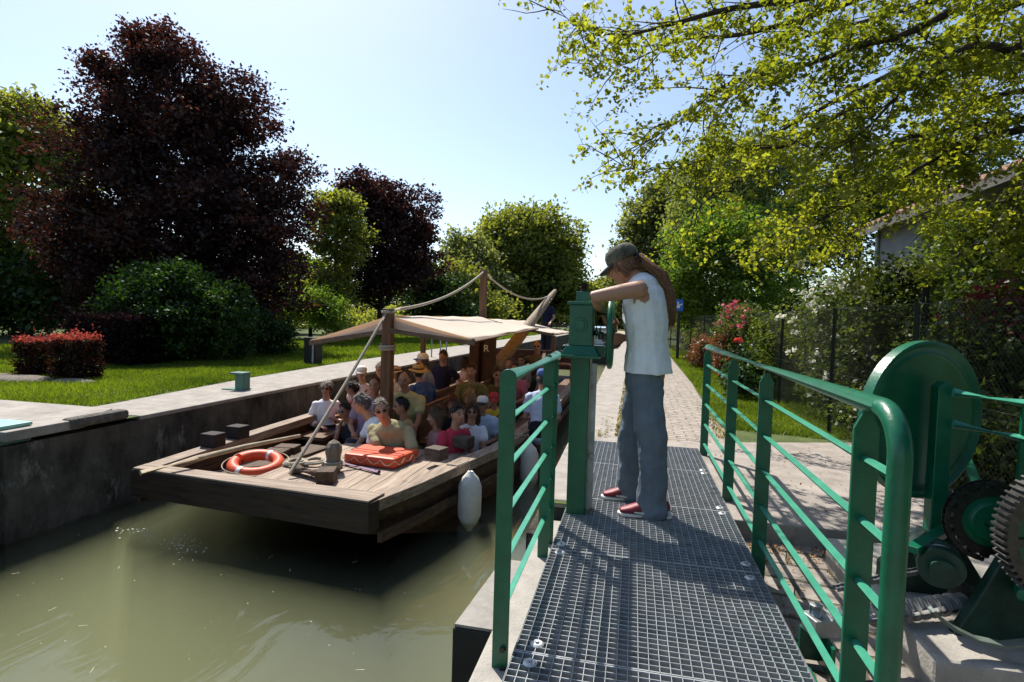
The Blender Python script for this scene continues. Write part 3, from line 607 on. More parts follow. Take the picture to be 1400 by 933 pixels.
# house with tiled roof: eave line parallel to the fence
HX, HY1, EZ = 5.7, 15.2, 3.75
t = thing('house', 'low grey rendered house with pink tiled roof behind the garden', 'house', (HX, HY1, RZ))
render = mat('grey render', (.22, .225, .23), .92, 0, .15, 1.6, .004, 40)
q = MB(); q.box((HX+4, (HY1+3)/2, EZ/2-.2), (8, HY1-3, EZ+.3)); q.prism([(HX, HY1-.01, EZ), (HX+8, HY1-.01, EZ), (HX+4, HY1-.01, EZ+1.5)], (0, -.3, 0)); q.build('wall', render, t)
tile = mat('clay roof tile', (.29, .145, .10), .85, 0, .3, 5, .006, 40, (.40, .23, .165))
q = MB(); ny = 92; V = []; s0 = (HX-.38, EZ-.12); s1 = (HX+4, EZ+1.55)
for side in (1,):
    for i in range(ny+1):
        y = HY1+.45-i*(HY1-2.5)/ny; dz = .045*math.cos(i*math.pi)
        for (f, e) in ((0, 0), (.25, .015), (.25, 0), (.5, .015), (.5, 0), (.75, .015), (.75, 0), (1, 0)):
            V.append((s0[0]+(s1[0]-s0[0])*f, y, s0[1]+(s1[1]-s0[1])*f+dz+e))
k = 8; fs = [(i*k+j, i*k+j+1, (i+1)*k+j+1, (i+1)*k+j) for i in range(ny) for j in range(k-1)]
q.add(V, fs); o = q.build('roof', tile, t); sm = o.modifiers.new('thick', 'SOLIDIFY'); sm.thickness = .05
q = MB(); q.hexa([(HX+4, HY1+.45, EZ+1.5), (HX+8.4, HY1+.45, EZ-.15), (HX+8.4, 2.9, EZ-.15), (HX+4, 2.9, EZ+1.5)], [(HX+4, HY1+.45, EZ+1.56), (HX+8.4, HY1+.45, EZ-.09), (HX+8.4, 2.9, EZ-.09), (HX+4, 2.9, EZ+1.56)]); q.build('roof', tile, t)
q = MB(); q.box((HX-.36, (HY1+2.9)/2, EZ-.2), (.03, HY1-2.4, .16)); q.build('fascia', mat('grey timber', (.10, .09, .08), .8), t)
q = MB(); q.tube(arc((HX-.43, HY1+.4, EZ-.16), .06, math.pi, 2*math.pi, 6), .004, 4); q.cyl((HX-.05, HY1-.15, EZ-.2), (HX-.05, HY1-.15, 0), .045, 10); q.build('downpipe', mat('zinc', (.35, .36, .37), .5, .5), t)
for y in (9.2, 12.4):
    wd = MB(); wd.box((HX-.012, y, 2.35), (.05, 1.1, 1.3)); fr_ = wd.build('window', mat('brown frame', (.09, .05, .03), .6), t)
    MB().box((HX-.03, y, 2.35), (.03, .94, 1.14)).build('pane', mat('dark pane', (.03, .035, .04), .08), fr_)

# overhanging lime tree
TB = Vector((4.3, 5.9, RZ)); lime = thing('lime_tree', 'big lime tree whose branches overhang the towpath from the right', 'tree', TB)
m = MB(); brk = mat('lime bark', (.035, .028, .022), .95, 0, .4, 7, .01, 25, (.075, .06, .048), (1, 1, .4))
m.tube([TB-Vector((0, 0, .1)), TB+Vector((-.03, 0, 1.5)), TB+Vector((.02, .05, 3)), TB+Vector((0, .1, 4.5)), TB+Vector((.1, .1, 6.5)), TB+Vector((.2, .2, 8.5))], [.32, .24, .22, .19, .14, .05], 12)
m.build('trunk', brk, lime, smooth=True)
BR = [  # photo-observed limbs, each given its own distance: (x, y, distance)
 [(1560, 140, 5.5), (1400, 177, 5.4), (1330, 192, 5.3), (1270, 222, 5.2), (1200, 262, 5.2), (1120, 300, 5.3), (1080, 330, 5.3)],
 [(1560, 110, 5.6), (1400, 162, 5.7), (1300, 178, 5.8), (1220, 196, 5.9), (1150, 240, 6.0), (1100, 290, 6.1), (1040, 335, 6.2)],
 [(1560, 20, 5.4), (1400, 62, 5.3), (1320, 80, 5.2), (1205, 130, 5.2), (1145, 158, 5.3), (1075, 200, 5.3), (1005, 203, 5.4), (936, 227, 5.5), (866, 231, 5.5), (829, 211, 5.6)],
 [(1560, -80, 5.2), (1390, -30, 5.0), (1250, 42, 4.9), (1180, 62, 4.9), (1090, 92, 5.0), (1000, 112, 5.1), (930, 165, 5.2), (880, 196, 5.2)],
 [(1560, -190, 5.0), (1300, -60, 4.6), (1150, -12, 4.6), (1000, 12, 4.7), (930, 30, 4.8), (850, 48, 4.9), (790, 35, 5.0), (765, 15, 5.0)],
 [(1560, -150, 5.6), (1300, -50, 5.4), (1120, 18, 5.4), (1010, 48, 5.5), (930, 55, 5.6), (860, 86, 5.6), (826, 96, 5.7)],
 [(1560, 0, 6.2), (1410, 45, 6.2), (1330, 130, 6.3), (1290, 220, 6.3), (1280, 300, 6.4)],
 [(1560, -60, 5.9), (1380, 10, 6.0), (1240, 90, 6.1), (1120, 150, 6.2), (1030, 205, 6.3), (960, 280, 6.4), (930, 305, 6.5)],
 [(1560, 160, 4.9), (1430, 215, 4.8), (1390, 270, 4.7), (1340, 330, 4.7)],
 [(1560, -120, 6.4), (1400, -50, 6.4), (1280, 0, 6.5), (1180, 30, 6.6), (1080, 60, 6.7), (1000, 130, 6.8), (970, 170, 6.8)],
 [(1560, 60, 4.7), (1440, 90, 4.5), (1340, 60, 4.4), (1250, 110, 4.4), (1180, 180, 4.5), (1120, 215, 4.5)],
 [(1560, 100, 6.6), (1420, 120, 6.6), (1310, 150, 6.7), (1230, 230, 6.8), (1180, 300, 6.9), (1150, 350, 6.9)],
]
tw = []; rr = np.random.default_rng(77); LEAFP = []
for bi, B in enumerate(BR):
    P = [PD(*p) for p in B]; N = len(P)
    # smooth the limb
    Q = []
    for i in range(N-1):
        p0, p1, p2, p3 = P[max(i-1, 0)], P[i], P[i+1], P[min(i+2, N-1)]
        for s_ in range(4):
            f = s_/4; Q.append(.5*((2*p1)+(p2-p0)*f+(2*p0-5*p1+4*p2-p3)*f*f+(3*p1-p0-3*p2+p3)*f**3))
    Q.append(P[-1]); M = len(Q)
    mm = MB(); r0 = .048 if bi not in (6, 8) else .032
    join = TB+Vector((0, .05, min(8, max(1.6, Q[0].z-.5))))
    mm.tube([join]+Q, [r0*1.3]+[max(.0035, r0*(1-i/(M-1))**1.15) for i in range(M)], 7)
    for i in range(2, M):
        if i < M-1 and rr.random() < .06: continue
        for k_ in range(2 if i < M-3 else 1):
            a = Q[i]; t_ = (Q[min(i+1, M-1)]-Q[i-1]).normalized(); frac = i/(M-1)
            d = (t_*(.55+.5*rr.random())+Vector((rr.normal()*.55, rr.normal()*.55, rr.normal()*.5-.08))).normalized()
            Ln = (.28+.62*rr.random())*(1.15-.45*frac); pts = [a]; dd = d.copy()
            for s_ in range(5):
                dd = (dd+Vector((rr.normal()*.16, rr.normal()*.16, -.05+rr.normal()*.14))).normalized(); pts.append(pts[-1]+dd*Ln/5)
            mm.tube(pts, [.009*(1-frac*.5), .007, .0055, .004, .003, .0016], 4, cap=False)
            for s_ in range(1, 6):
                if rr.random() < .42: LEAFP.append((pts[s_], frac, bi))
                if rr.random() < .45:
                    e = pts[s_]+(dd+Vector(rr.normal(size=3))*.8).normalized()*(.1+.18*rr.random()); mm.tube([pts[s_], (pts[s_]+e)/2+Vector((0, 0, -.01)), e], [.003, .0022, .0012], 3, cap=False)
                    LEAFP.append((e, frac, bi))
    mm.build('branch', brk, lime, smooth=True)
C0 = []
for (p, frac, bi) in LEAFP:
    v_ = CB.transposed() @ (p-CAM); ix = 700-F*v_.x/v_.z
    n_ = int(rr.integers(3, 13)) if frac < .8 else int(rr.integers(1, 9))
    n_ = int(n_*(1.7 if ix > 1040 else 1.15))
    for _ in range(n_): C0.append((p.x+rr.normal()*.042, p.y+rr.normal()*.042, p.z+rr.normal()*.034-.015))
C0 = np.array(C0); C0 = np.concatenate([C0, C0+rng.normal(size=C0.shape)*.035]); V, Fc = leaf_quads(C0, .046, .35, .5, .78, .18, .4); npmesh('foliage', V, Fc, green_yellow, lime)
# thick upper foliage out of the frame that shades the ground
top_l = [(tuple(TB+Vector((-.3, .6, 6.6))), (2.8, 2.6, 2.0), 1), (tuple(TB+Vector((1.6, 0, 5.0))), (2.2, 2.2, 1.8), .6)]
c = cluster_leaves(crown_points(top_l, 110, 5), 26, .34); V, Fc = leaf_quads(c, .09, .35, .5, .78); npmesh('foliage', V, Fc, green_yellow, lime)
print('lime leaves', len(C0))

# ------------------------------------------------------------------ grass
gb = leafmat('grass blade', (.045, .085, .010), (.23, .29, .035), .48, (1.35, 1.4, .4), .04, .55)
def in_poly(x, y, P):
    c = np.zeros(len(x), bool); n = len(P)
    for i in range(n):
        (x0, y0), (x1, y1) = P[i], P[(i+1) % n]
        if y0 != y1: c ^= ((y0 > y) != (y1 > y)) & (x < (x1-x0)*(y-y0)/(y1-y0)+x0)
    return c
def grass(name, polys, z):
    VV = []; r = np.random.default_rng(4)
    for (P, dens, h, wd) in polys:
        P = np.array(P, float); lo, hi = P.min(0), P.max(0); n = int((hi-lo).prod()*dens); x = r.uniform(lo[0], hi[0], n); y = r.uniform(lo[1], hi[1], n)
        k = in_poly(x, y, P); x, y = x[k], y[k]; n = len(x); a = r.uniform(0, 6.283, n); hh = h*(.5+.9*r.random(n))*(1+.35*np.sin(x*3.1+1)*np.sin(y*2.3)); ln = r.normal(size=(n, 2))*hh[:, None]*.55
        dx, dy = np.cos(a)*wd*.5, np.sin(a)*wd*.5; zz = np.full(n, z)
        VV.append(np.stack([np.stack([x-dx, y-dy, zz], 1), np.stack([x+dx, y+dy, zz], 1), np.stack([x+ln[:, 0], y+ln[:, 1], zz+hh], 1)], 1).reshape(-1, 3))
    V = np.concatenate(VV); return stuff(npmesh(name, V, np.arange(len(V)).reshape(-1, 3), gb))
lawn = [(-7.0, 4.95), (-6.14, 5.15), (-6.2, 5.6), (-6.55, 8.3), (-6.8, 12), (-9.5, 12), (-13, 8.0), (-13, 4.95)]
grass('lawn_grass', [(lawn, 2900, .05, .013), ([(-6.8, 12), (-6.95, 26), (-14, 26), (-13, 12)], 700, .07, .026), ([(-13, 8), (-9.5, 12), (-13, 14), (-18, 12), (-18, 6)], 500, .07, .026), ([(-6.95, 26), (-7, 48), (-18, 48), (-14, 26)], 160, .09, .06)], LZ-.01)
grass('verge_grass', [([(1.12, 7.05), (1.17, 9.5), (1.24, 12), (2.6, 12), (2.6, 7.0), (2.2, 6.78)], 4200, .055, .011), ([(2.5, 3.9), (2.4, 6.6), (4.5, 6.6), (4.5, 3.9)], 1500, .09, .014), ([(1.25, 12), (1.33, 18), (1.48, 31), (2.2, 31), (2.4, 12)], 1500, .06, .02), ([(2.3, 8.5), (2.3, 14), (5, 14), (5, 8.5)], 500, .09, .02)], RZ-.01)
# weeds and moss in the joints of the towpath, fallen leaves on the paving
r = np.random.default_rng(9); P = []
for (x0, x1, y0, y1, n) in ((-.16, -.08, 6.1, 14, 700), (-.35, -.2, 6.0, 7.5, 60), (.95, 1.12, 6.4, 9, 300)):
    P.append(np.stack([r.uniform(x0, x1, n), y0+(y1-y0)*np.abs(np.sin(r.uniform(0, 9, n)*1.7))*r.random(n), np.full(n, RZ+.008)], 1))
V, Fc = leaf_quads(np.concatenate(P), .03, 0, 1.5); stuff(npmesh('joint_weeds', V, Fc, leafmat('dry weed', (.10, .09, .02), (.30, .24, .05), .3, None, .03, 3)))
n = 1500; x = r.uniform(.7, 3.2, n); y = np.where(r.random(n) < .55, 3.70-np.abs(r.normal(0, .13, n)), r.uniform(2.6, 3.7, n)); P = np.stack([x, y, np.full(n, -.135)], 1)
n = 260; P2 = np.stack([r.uniform(.8, 3.4, n), r.uniform(3.8, 6.2, n), np.full(n, RZ+.012)], 1)
V, Fc = leaf_quads(np.concatenate([P, P2]), .020, 0, 3.0, .6, .1); stuff(npmesh('fallen_leaves', V, Fc, leafmat('fallen leaf', (.14, .07, .02), (.40, .20, .06), .3, None, .03, 3)))
# left bank furniture
gp = mat('faded green paint', (.055, .15, .115), .6, 0, .3, 5, .002, 30, (.09, .21, .165))
t = thing('bollard', 'small green steel mooring bollard on the left quay path', 'bollard', (-5.66, 7.15, LZ))
q = MB(); q.box((-5.62, 7.15, LZ+.115), (.14, .16, .23)); q.build('body', gp, t, bevel=.01); MB().box((-5.66, 7.15, LZ+.245), (.22, .20, .03)).build('cap', gp, t, bevel=.008); MB().box((-5.72, 7.15, LZ+.008), (.34, .22, .016)).build('base_plate', gp, t, bevel=.004)
t = thing('mooring_post', 'dark square timber mooring post with a pale metal strip', 'post', (-7.18, 11.49, LZ))
MB().box((-7.18, 11.49, LZ+.30), (.30, .30, .60)).build('post', woodmat('black timber', (.016, .014, .012), (.035, .03, .026), 2), t, bevel=.02); MB().box((-7.09, 11.33, LZ+.30), (.04, .012, .58)).build('metal_strip', mat('zinc', (.35, .36, .37), .5, .5), t)
t = thing('ladder', 'steel ladder hoops rising above the far left quay edge', 'ladder', (LX-.1, 14.6, LZ))
st = mat('galvanised steel', (.33, .34, .34), .45, .6, .2, 12)
for y in (14.4, 14.9): MB().tube([(LX+.06, y, -1.2), (LX+.06, y, LZ+.55), (LX-.05, y, LZ+.7), (LX-.3, y, LZ+.7), (LX-.38, y, LZ+.6), (LX-.38, y, LZ)], .02, 8).build('rail', st, t, smooth=True)
for k in range(5): MB().cyl((LX+.06, 14.4, -.2-k*.22), (LX+.06, 14.9, -.2-k*.22), .013, 8).build('rung', st, t, smooth=True)
# far lock gate with footway and a moored barge beyond
t = thing('park_fence', 'low timber post and rail fence far along the left path', 'fence', (-8, 30, LZ))
for i in range(6): MB().box((-9.6+i*1.5, 33+i*.4, LZ+.45), (.12, .12, .9)).build('post', bark, t)
for z in (.45, .8): MB().bar((-9.7, 33, LZ+z), (-2.0, 35, LZ+z), .05, .1).build('rail', bark, t)
t = thing('moored_boat', 'black hulled boat with pale cabin moored far up the canal', 'boat', (-2.0, 27, WZ))
blk = mat('black hull paint', (.012, .012, .014), .35, 0, .2)
MB().prism([(-3.4, 27, WZ-.2), (-.95, 27, WZ-.2), (-.95, 36, WZ-.2), (-3.4, 36, WZ-.2)], (0, 0, 1.05)).build('hull', blk, t, bevel=.12)
MB().box((-2.15, 31.2, WZ+1.25), (2.0, 6.6, .8)).build('cabin', wht, t, bevel=.06); MB().box((-2.15, 31.2, WZ+1.69), (2.2, 6.9, .06)).build('roof', mat('pale blue roof', (.30, .42, .52), .5), t, bevel=.02)
for k in range(3): MB().box((-2.15+(k-1)*.62, 27.89, WZ+1.3), (.42, .02, .32)).build('window', mat('dark pane', (.03, .035, .04), .08), t)
# ------------------------------------------------------------------ lock gate walkway, railings, winches
green = mat('gate green paint', (.002, .098, .046), .34, 0, .18, 9, .0012, 60, (.004, .128, .062), spec=.5, spots=(38, .655, (.035, .16, .105)))
steel = mat('galvanised grating', (.30, .32, .335), .5, .25, .2, 14, .0005, 80, (.43, .45, .465), spots=(5, .63, (.16, .10, .07)))
mint = mat('worn sunlit green paint', (.045, .27, .17), .33, 0, .12, 9, .0008, 60, (.065, .33, .215), spec=.5)  # worn mint paint, base also lightened to look sunlit against the darker posts
bright = mat('bright zinc', (.55, .56, .56), .4, .5, .15, 30)
dark_steel = mat('dark greasy steel', (.035, .033, .03), .45, .6, .4, 30, .001)
Vx = Vector
# walkway of grating panels
gw = thing('walkway', 'galvanised steel grating walkway on the lock gate', 'walkway', (.13, 3.7, 0))
GX0, GX1 = -.385, .655
for (y0, y1) in ((1.60, 1.955), (1.965, 2.895), (2.905, 3.80), (3.81, 4.775), (4.785, 5.66)):
    q = MB(); nx = 28; pitch = (GX1-GX0)/nx
    lx0 = GX0
    for i in range(nx+1):
        x = GX0+i*pitch; q.box((x, (y0+y1)/2, -.008), (.0022, y1-y0, .016))
    ny = int(round((y1-y0)/.0345)); p2 = (y1-y0)/ny
    for j in range(ny+1):
        y = y0+j*p2; th = .005 if j in (0, ny) else .0028
        q.box(((GX0+GX1)/2, y, -.015), (GX1-GX0, th, .030))
    for x in (GX0, GX1): q.box((x, (y0+y1)/2, -.0155), (.005, y1-y0, .031))
    q.build('grating_panel', steel, gw)
for (x, y) in ((GX0+.075, 2.02), (GX0+.07, 1.90), (GX0+.05, 2.86), (GX0+.045, 2.97), (GX1-.06, 2.83), (GX1-.05, 2.99), (GX1-.05, 3.76), (GX1-.05, 3.87), (GX1-.05, 4.73), (GX1-.05, 4.83), (GX1-.06, 1.98), (GX1-.05, 1.9)):
    q = MB(); q.lathe([(.0001, .006), (.020, .006), (.026, .001), (.026, -.002)], (x, y, 0), (0, 0, 1), 16); q.cyl((x, y, .005), (x, y, .012), .008, 6); q.build('fixing_clip', bright, gw, smooth=True)
for x in (GX0+.03, GX1-.03): q = MB(); q.box((x, 3.6, -.035-.06), (.06, 4.0, .12)); q.build('side_beam', green, gw, bevel=.004)
for y in (2.2, 3.2, 4.2): q = MB(); q.box((.13, y, -.10), (.92, .05, .09)); q.build('cross_beam', green, gw)
q = MB(); q.box((.13, 1.575, -.05), (1.05, .02, .08)); q.build('end_plate', mat('grey steel', (.16, .17, .18), .5, .4, .2, 9), gw)
q = MB(); q.box((GX1+.045, 2.25, -.12), (.05, .16, .02)); q.box((GX1+.09, 2.42, -.06), (.08, .02, .13)); q.box((GX1+.13, 2.35, -.06), (.012, .16, .13)); q.build('bracket', green, gw)

ZB = (.83, .645, .46, .27, .085)
def post(mb, x, y, z0, z1, w, t, tip='point'):
    if tip == 'point': P = [(-w/2, z0), (w/2, z0), (w/2, z1-.055), (w*.16, z1-.004), (-w*.16, z1-.004), (-w/2, z1-.055)]
    else: P = [(-w/2, z0), (w/2, z0)]+[(w/2*math.cos(a), z1-w/2+w/2*math.sin(a)) for a in [math.pi*k/12 for k in range(13)]]
    mb.prism([(x+a, y-t/2, z) for a, z in P], (0, t, 0))
X = .69
rl = thing('railing', 'green tubular railing on the right of the grating walkway', 'railing', (X, 3.6, 0))
for y in (1.84, 3.12, 4.12, 5.50):
    q = MB(); post(q, X, y, -.22, 1.0-.022, .070, .014); q.build('post', green, rl, bevel=.002)
bend = [Vx((X, 1.72+.09, 1.0))]+[Vx((X, 1.74-.12*math.sin(a), 1.0-.12+.12*math.cos(a))) for a in [math.pi/2*k/8 for k in range(9)]]
q = MB(); q.tube([(X, 5.51, 1.0)]+bend[1:]+[(X, 1.62, .4), (X, 1.62, -.25)], .029, 16); q.build('top_rail', green, rl, smooth=True)
q = MB(); q.ball((X, 5.51, 1.0), .029); q.build('end_cap', green, rl, smooth=True)
for z in ZB:
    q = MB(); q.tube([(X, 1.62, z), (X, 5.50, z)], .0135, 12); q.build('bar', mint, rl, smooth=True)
X2 = -.46
ll = thing('railing', 'short green railing on the left of the walkway beside the wheel column', 'railing', (X2, 2.6, 0))
for (y, tip, w_) in ((2.06, 'round', .062), (3.10, 'point', .06), (3.30, 'point', .06)):
    q = MB(); post(q, X2, y, -.75 if y < 3 else -.25, 1.025, w_, .016, tip); q.build('post', green, ll, bevel=.002)
q = MB(); q.tube([(X2, 2.058, .994), (X2, 3.42, .994)], .030, 16); q.build('top_rail', green, ll, smooth=True)
for z in ZB:
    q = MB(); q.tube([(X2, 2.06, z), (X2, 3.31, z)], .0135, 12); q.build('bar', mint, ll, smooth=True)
for z in (-.06, -.14): q = MB(); q.cyl((X2+.012, 2.04, z), (X2+.012, 2.052, z), .012, 6); q.build('bolt', dark_steel, ll)

# paddle gear column with hand wheel
cy0, cy1 = 3.46, 3.66; x0, x1 = -.375, -.258
pc = thing('gate_winch', 'green gear column with upright hand wheel on the walkway edge', 'winch', ((x0+x1)/2, 3.55, 0))
q = MB(); q.box(((x0+x1)/2, (cy0+cy1)/2, .38), (x1-x0, cy1-cy0, 1.24)); q.build('column', green, pc, bevel=.006)
q = MB(); q.box((x1+.022, 3.52, .45), (.04, .012, 1.0)); q.build('side_plate', mat('scuffed grey paint', (.33, .35, .34), .45, .3, .3, 9, .001, None, (.45, .46, .44), spots=(16, .55, (.16, .12, .09))), pc, bevel=.002)
cx = (x0+x1)/2-.005; c2 = 3.56
def frus(mb, z0, hx0, hy0, z1, hx1, hy1): mb.hexa([(cx-hx0, c2-hy0, z0), (cx+hx0, c2-hy0, z0), (cx+hx0, c2+hy0, z0), (cx-hx0, c2+hy0, z0)], [(cx-hx1, c2-hy1, z1), (cx+hx1, c2-hy1, z1), (cx+hx1, c2+hy1, z1), (cx-hx1, c2+hy1, z1)])
q = MB(); frus(q, .985, .125, .15, 1.003, .125, .15); frus(q, 1.0035, .118, .14, 1.06, .086, .115); q.build('flange', green, pc, bevel=.003)
q = MB(); frus(q, 1.06, .074, .10, 1.315, .072, .098); q.build('gearbox', green, pc, bevel=.004)
q = MB(); frus(q, 1.3155, .088, .112, 1.335, .088, .112); q.build('lid', green, pc, bevel=.004)
q = MB(); frus(q, 1.3355, .042, .05, 1.40, .040, .045); q.build('spindle_cap', green, pc, bevel=.004)
q = MB(); q.cyl((cx, c2, 1.40), (cx, c2, 1.455), .022, 10); q.cyl((cx, c2, 1.43), (cx, c2, 1.45), .030, 6); q.build('spindle', mat('rusty steel', (.06, .045, .035), .7, .4, .4, 30, .001), pc)
q = MB(); q.lathe([(.0001, .012), (.028, .012), (.030, .006), (.044, .006), (.046, 0)], (cx-.005, c2-.099, 1.19), (0, -1, 0), 24)
q.build('boss', green, pc, smooth=True)
for a in range(6): q = MB(); q.cyl((cx-.005+.037*math.cos(a*1.047), c2-.103, 1.19+.037*math.sin(a*1.047)), (cx-.005+.037*math.cos(a*1.047), c2-.112, 1.19+.037*math.sin(a*1.047)), .006, 6); q.build('bolt', green, pc)
WC = PY(835, 456, 3.60); wz = WC.z
q = MB(); q.cyl((cx+.07, 3.60, wz), (WC.x+.03, 3.60, wz), .02, 12); q.build('wheel_shaft', dark_steel, pc, smooth=True)
q = MB(); q.cyl((cx+.085, 3.60, wz), (cx+.115, 3.60, wz), .05, 18); q.box((cx+.11, 3.58, wz-.115), (.07, .10, .07)); q.build('bearing', green, pc, bevel=.003)
q = MB(); q.lathe([(.185, -.010), (.21, -.018), (.226, -.012), (.230, 0), (.226, .012), (.21, .018), (.185, .010)], WC, (1, 0, 0), 48, closed=True); wl = q.build('hand_wheel', green, pc, smooth=True, loc=WC)
q = MB(); q.lathe([(.0001, -.004), (.19, -.004), (.19, .004), (.0001, .004)], WC, (1, 0, 0), 48); q.build('disc', green, wl, smooth=True)
q = MB(); q.lathe([(.0001, -.02), (.04, -.02), (.04, .025), (.0001, .025)], WC, (1, 0, 0), 20); q.build('hub', green, wl, smooth=True)
q = MB(); hp = WC+Vx((0, -.10, .12)); q.tube([hp, hp-Vx((.085, 0, 0))], .013, 10); q.build('crank_handle', dark_steel, wl, smooth=True)

# gate opening machine on its concrete block
blk_ = MB(); blk_.box((1.13+1.4, 2.29+.6, -.115), (2.8, 1.2, .25)); tag(blk_.build('concrete_block', stone_pale, bevel=.015), 'pale concrete block carrying the geared gate machine', 'block')
DC = PY(1260, 573, 2.95)
mw = thing('gate_machine', 'dark green geared gate machine with large round shield', 'machine', (DC.x, 2.7, .01))
dcz = DC.z; dr = .368
q = MB(); q.lathe([(.0001, -.012), (dr-.07, -.012), (dr-.06, -.018), (dr-.05, -.012), (dr-.03, -.012), (dr-.012, -.03), (dr, -.026), (dr, .022), (dr-.012, .022), (dr-.014, .0), (.0001, .0)], DC, (-.5, .87, 0), 64); q.build('shield', green, mw, smooth=True)
q = MB(); q.prism([(DC.x+.02-.0, 2.86, .25), (DC.x+.085, 2.86, .25), (DC.x+.085, 2.86, dcz+.16), (DC.x+.06, 2.86, dcz+.185), (DC.x+.045, 2.86, dcz+.185), (DC.x+.02, 2.86, dcz+.16)], (0, .07, 0)); q.build('standard', green, mw, bevel=.004)
q = MB(); q.prism([(DC.x-.16, 2.86, .01), (DC.x+.30, 2.86, .01), (DC.x+.12, 2.86, .30), (DC.x, 2.86, .30), (DC.x-.16, 2.86, .12)], (0, .08, 0)); q.build('side_frame', mat('blackish green', (.004, .022, .015), .5, 0, .4, 14, .001, None, (.006, .05, .03)), mw, bevel=.006)  # frames and drum get a far darker green than the other machine parts
SC1 = PY(1352, 712, 2.62)   # chain sprocket
def teeth_gear(c, r, y0, y1, n, h, web, hub, spokes, duty=.5):
    q = MB(); P = []
    for k in range(n):
        for (f, rr_) in ((0, r), (duty*.25, r+h), (duty*.85, r+h), (duty*1.1, r)):
            a = 2*math.pi*(k+f)/n; P.append((rr_*math.cos(a), rr_*math.sin(a)))
    N = len(P); ri = r-web
    V = []
    for y in (y0, y1):
        V += [(c.x+a, y, c.z+b) for a, b in P]+[(c.x+ri*a/math.hypot(a, b), y, c.z+ri*b/math.hypot(a, b)) for a, b in P]
    fs = []
    for i in range(N):
        j = (i+1) % N
        fs += [(i, j, 2*N+j, 2*N+i), (N+i, 3*N+i, 3*N+j, N+j), (i, N+i, N+j, j), (2*N+i, 2*N+j, 3*N+j, 3*N+i)]
    q.add(V, fs); ym = (y0+y1)/2
    for k in range(spokes):
        a = 2*math.pi*(k+.15)/spokes; q.bar((c.x+hub*.7*math.cos(a), ym, c.z+hub*.7*math.sin(a)), (c.x+(ri+.01)*math.cos(a), ym, c.z+(ri+.01)*math.sin(a)), .03, .045, (0, 1, 0))
    return q, ym
GC = PY(1480, 735, 2.30)
q, ym = teeth_gear(GC, .252, 2.25, 2.325, 66, .014, .032, .05, 6)
gear_o = q.build('spur_gear', mat('worn gear steel', (.05, .048, .045), .4, .6, .3, 30, .001, None, (.10, .095, .09)), mw, loc=GC)
q = MB(); q.lathe([(.0001, -.05), (.055, -.05), (.06, -.03), (.06, .05), (.0001, .05)], (GC.x, ym, GC.z), (0, 1, 0), 24); q.build('hub', green, gear_o, smooth=True)
q = MB(); q.lathe([(.045, -.012), (.215, -.012), (.22, .0), (.215, .012), (.045, .012)], (GC.x, ym, GC.z), (0, 1, 0), 40)
q.build('gear_web', green, gear_o, smooth=True)
q, ym = teeth_gear(SC1, .135, 2.60, 2.63, 18, .016, .03, .03, 0); sp_o = q.build('sprocket', dark_steel, mw, loc=SC1)
q = MB(); q.lathe([(.0001, -.03), (.075, -.03), (.085, -.01), (.13, -.008), (.13, .008), (.0001, .008)], (SC1.x, 2.615, SC1.z), (0, 1, 0), 32); q.build('sprocket_web', green, sp_o, smooth=True)
def chain_run(mb, pts, w=.032, lk=.026):
    """roller chain: pairs of side plates and pins along a path"""
    D = [Vx(p) for p in pts]; L_ = [0]
    for i in range(1, len(D)): L_.append(L_[-1]+(D[i]-D[i-1]).length)
    def at(s):
        for i in range(1, len(D)):
            if s <= L_[i] or i == len(D)-1: return D[i-1].lerp(D[i], max(0, min(1, (s-L_[i-1])/(L_[i]-L_[i-1]))))
    n = int(L_[-1]/lk); ax = Vx((0, 1, 0))
    for k in range(n):
        a, b = at(k*lk), at((k+1)*lk); t_ = (b-a).normalized(); sd_ = ax-t_*ax.dot(t_); sd_.normalize(); o_ = w*(.5 if k % 2 else .40)
        for s_ in (-1, 1): mb.bar(a-t_*.006+sd_*s_*o_, b+t_*.006+sd_*s_*o_, .004, .017, tuple(t_.cross(sd_)))
        mb.cyl(a-sd_*w*.55, a+sd_*w*.55, .006, 6)
q = MB(); chain_run(q, arc((SC1.x, 2.615, SC1.z), .158, math.pi*1.45, math.pi*.12, 40)); q.build('drive_chain', dark_steel, sp_o)
# brake drum, shafts and bearings
BD = PY(1285, 772, 2.60); q = MB(); q.lathe([(.0001, -.09), (.045, -.09), (.045, -.055), (.078, -.055), (.082, -.045), (.082, -.01), (.066, -.005), (.066, .045), (.082, .05), (.082, .08), (.0001, .08)], BD, (.35, 1, 0), 32); q.build('brake_drum', mat('blackish green', (.004, .022, .015)), mw, smooth=True)
q = MB(); q.lathe([(.070, -.004), (.0685, .0), (.0685, .04), (.070, .044)], BD, (.35, 1, 0), 32); q.build('drum_band', bright, mw, smooth=True)
q = MB(); q.tube([BD+Vx((-.10, -.25, .0))*0+BD*0+BD, BD+Vx((.20, -.18, -.02)), BD+Vx((.34, -.30, -.03))], .028, 12); q.build('shaft', green, mw, smooth=True)
q = MB(); e = BD+Vx((.22, -.20, -.02)); q.cyl(e, e+Vx((.10, -.10, -.01)), .058, 20); q.build('bearing', green, mw, smooth=True)
q = MB(); q.cyl((SC1.x, 2.40, SC1.z), (SC1.x, 2.95, SC1.z), .035, 14); q.build('shaft', green, mw, smooth=True)
q = MB(); q.cyl((GC.x, 2.15, GC.z), (GC.x, 2.9, GC.z), .035, 14); q.build('shaft', dark_steel, mw, smooth=True)
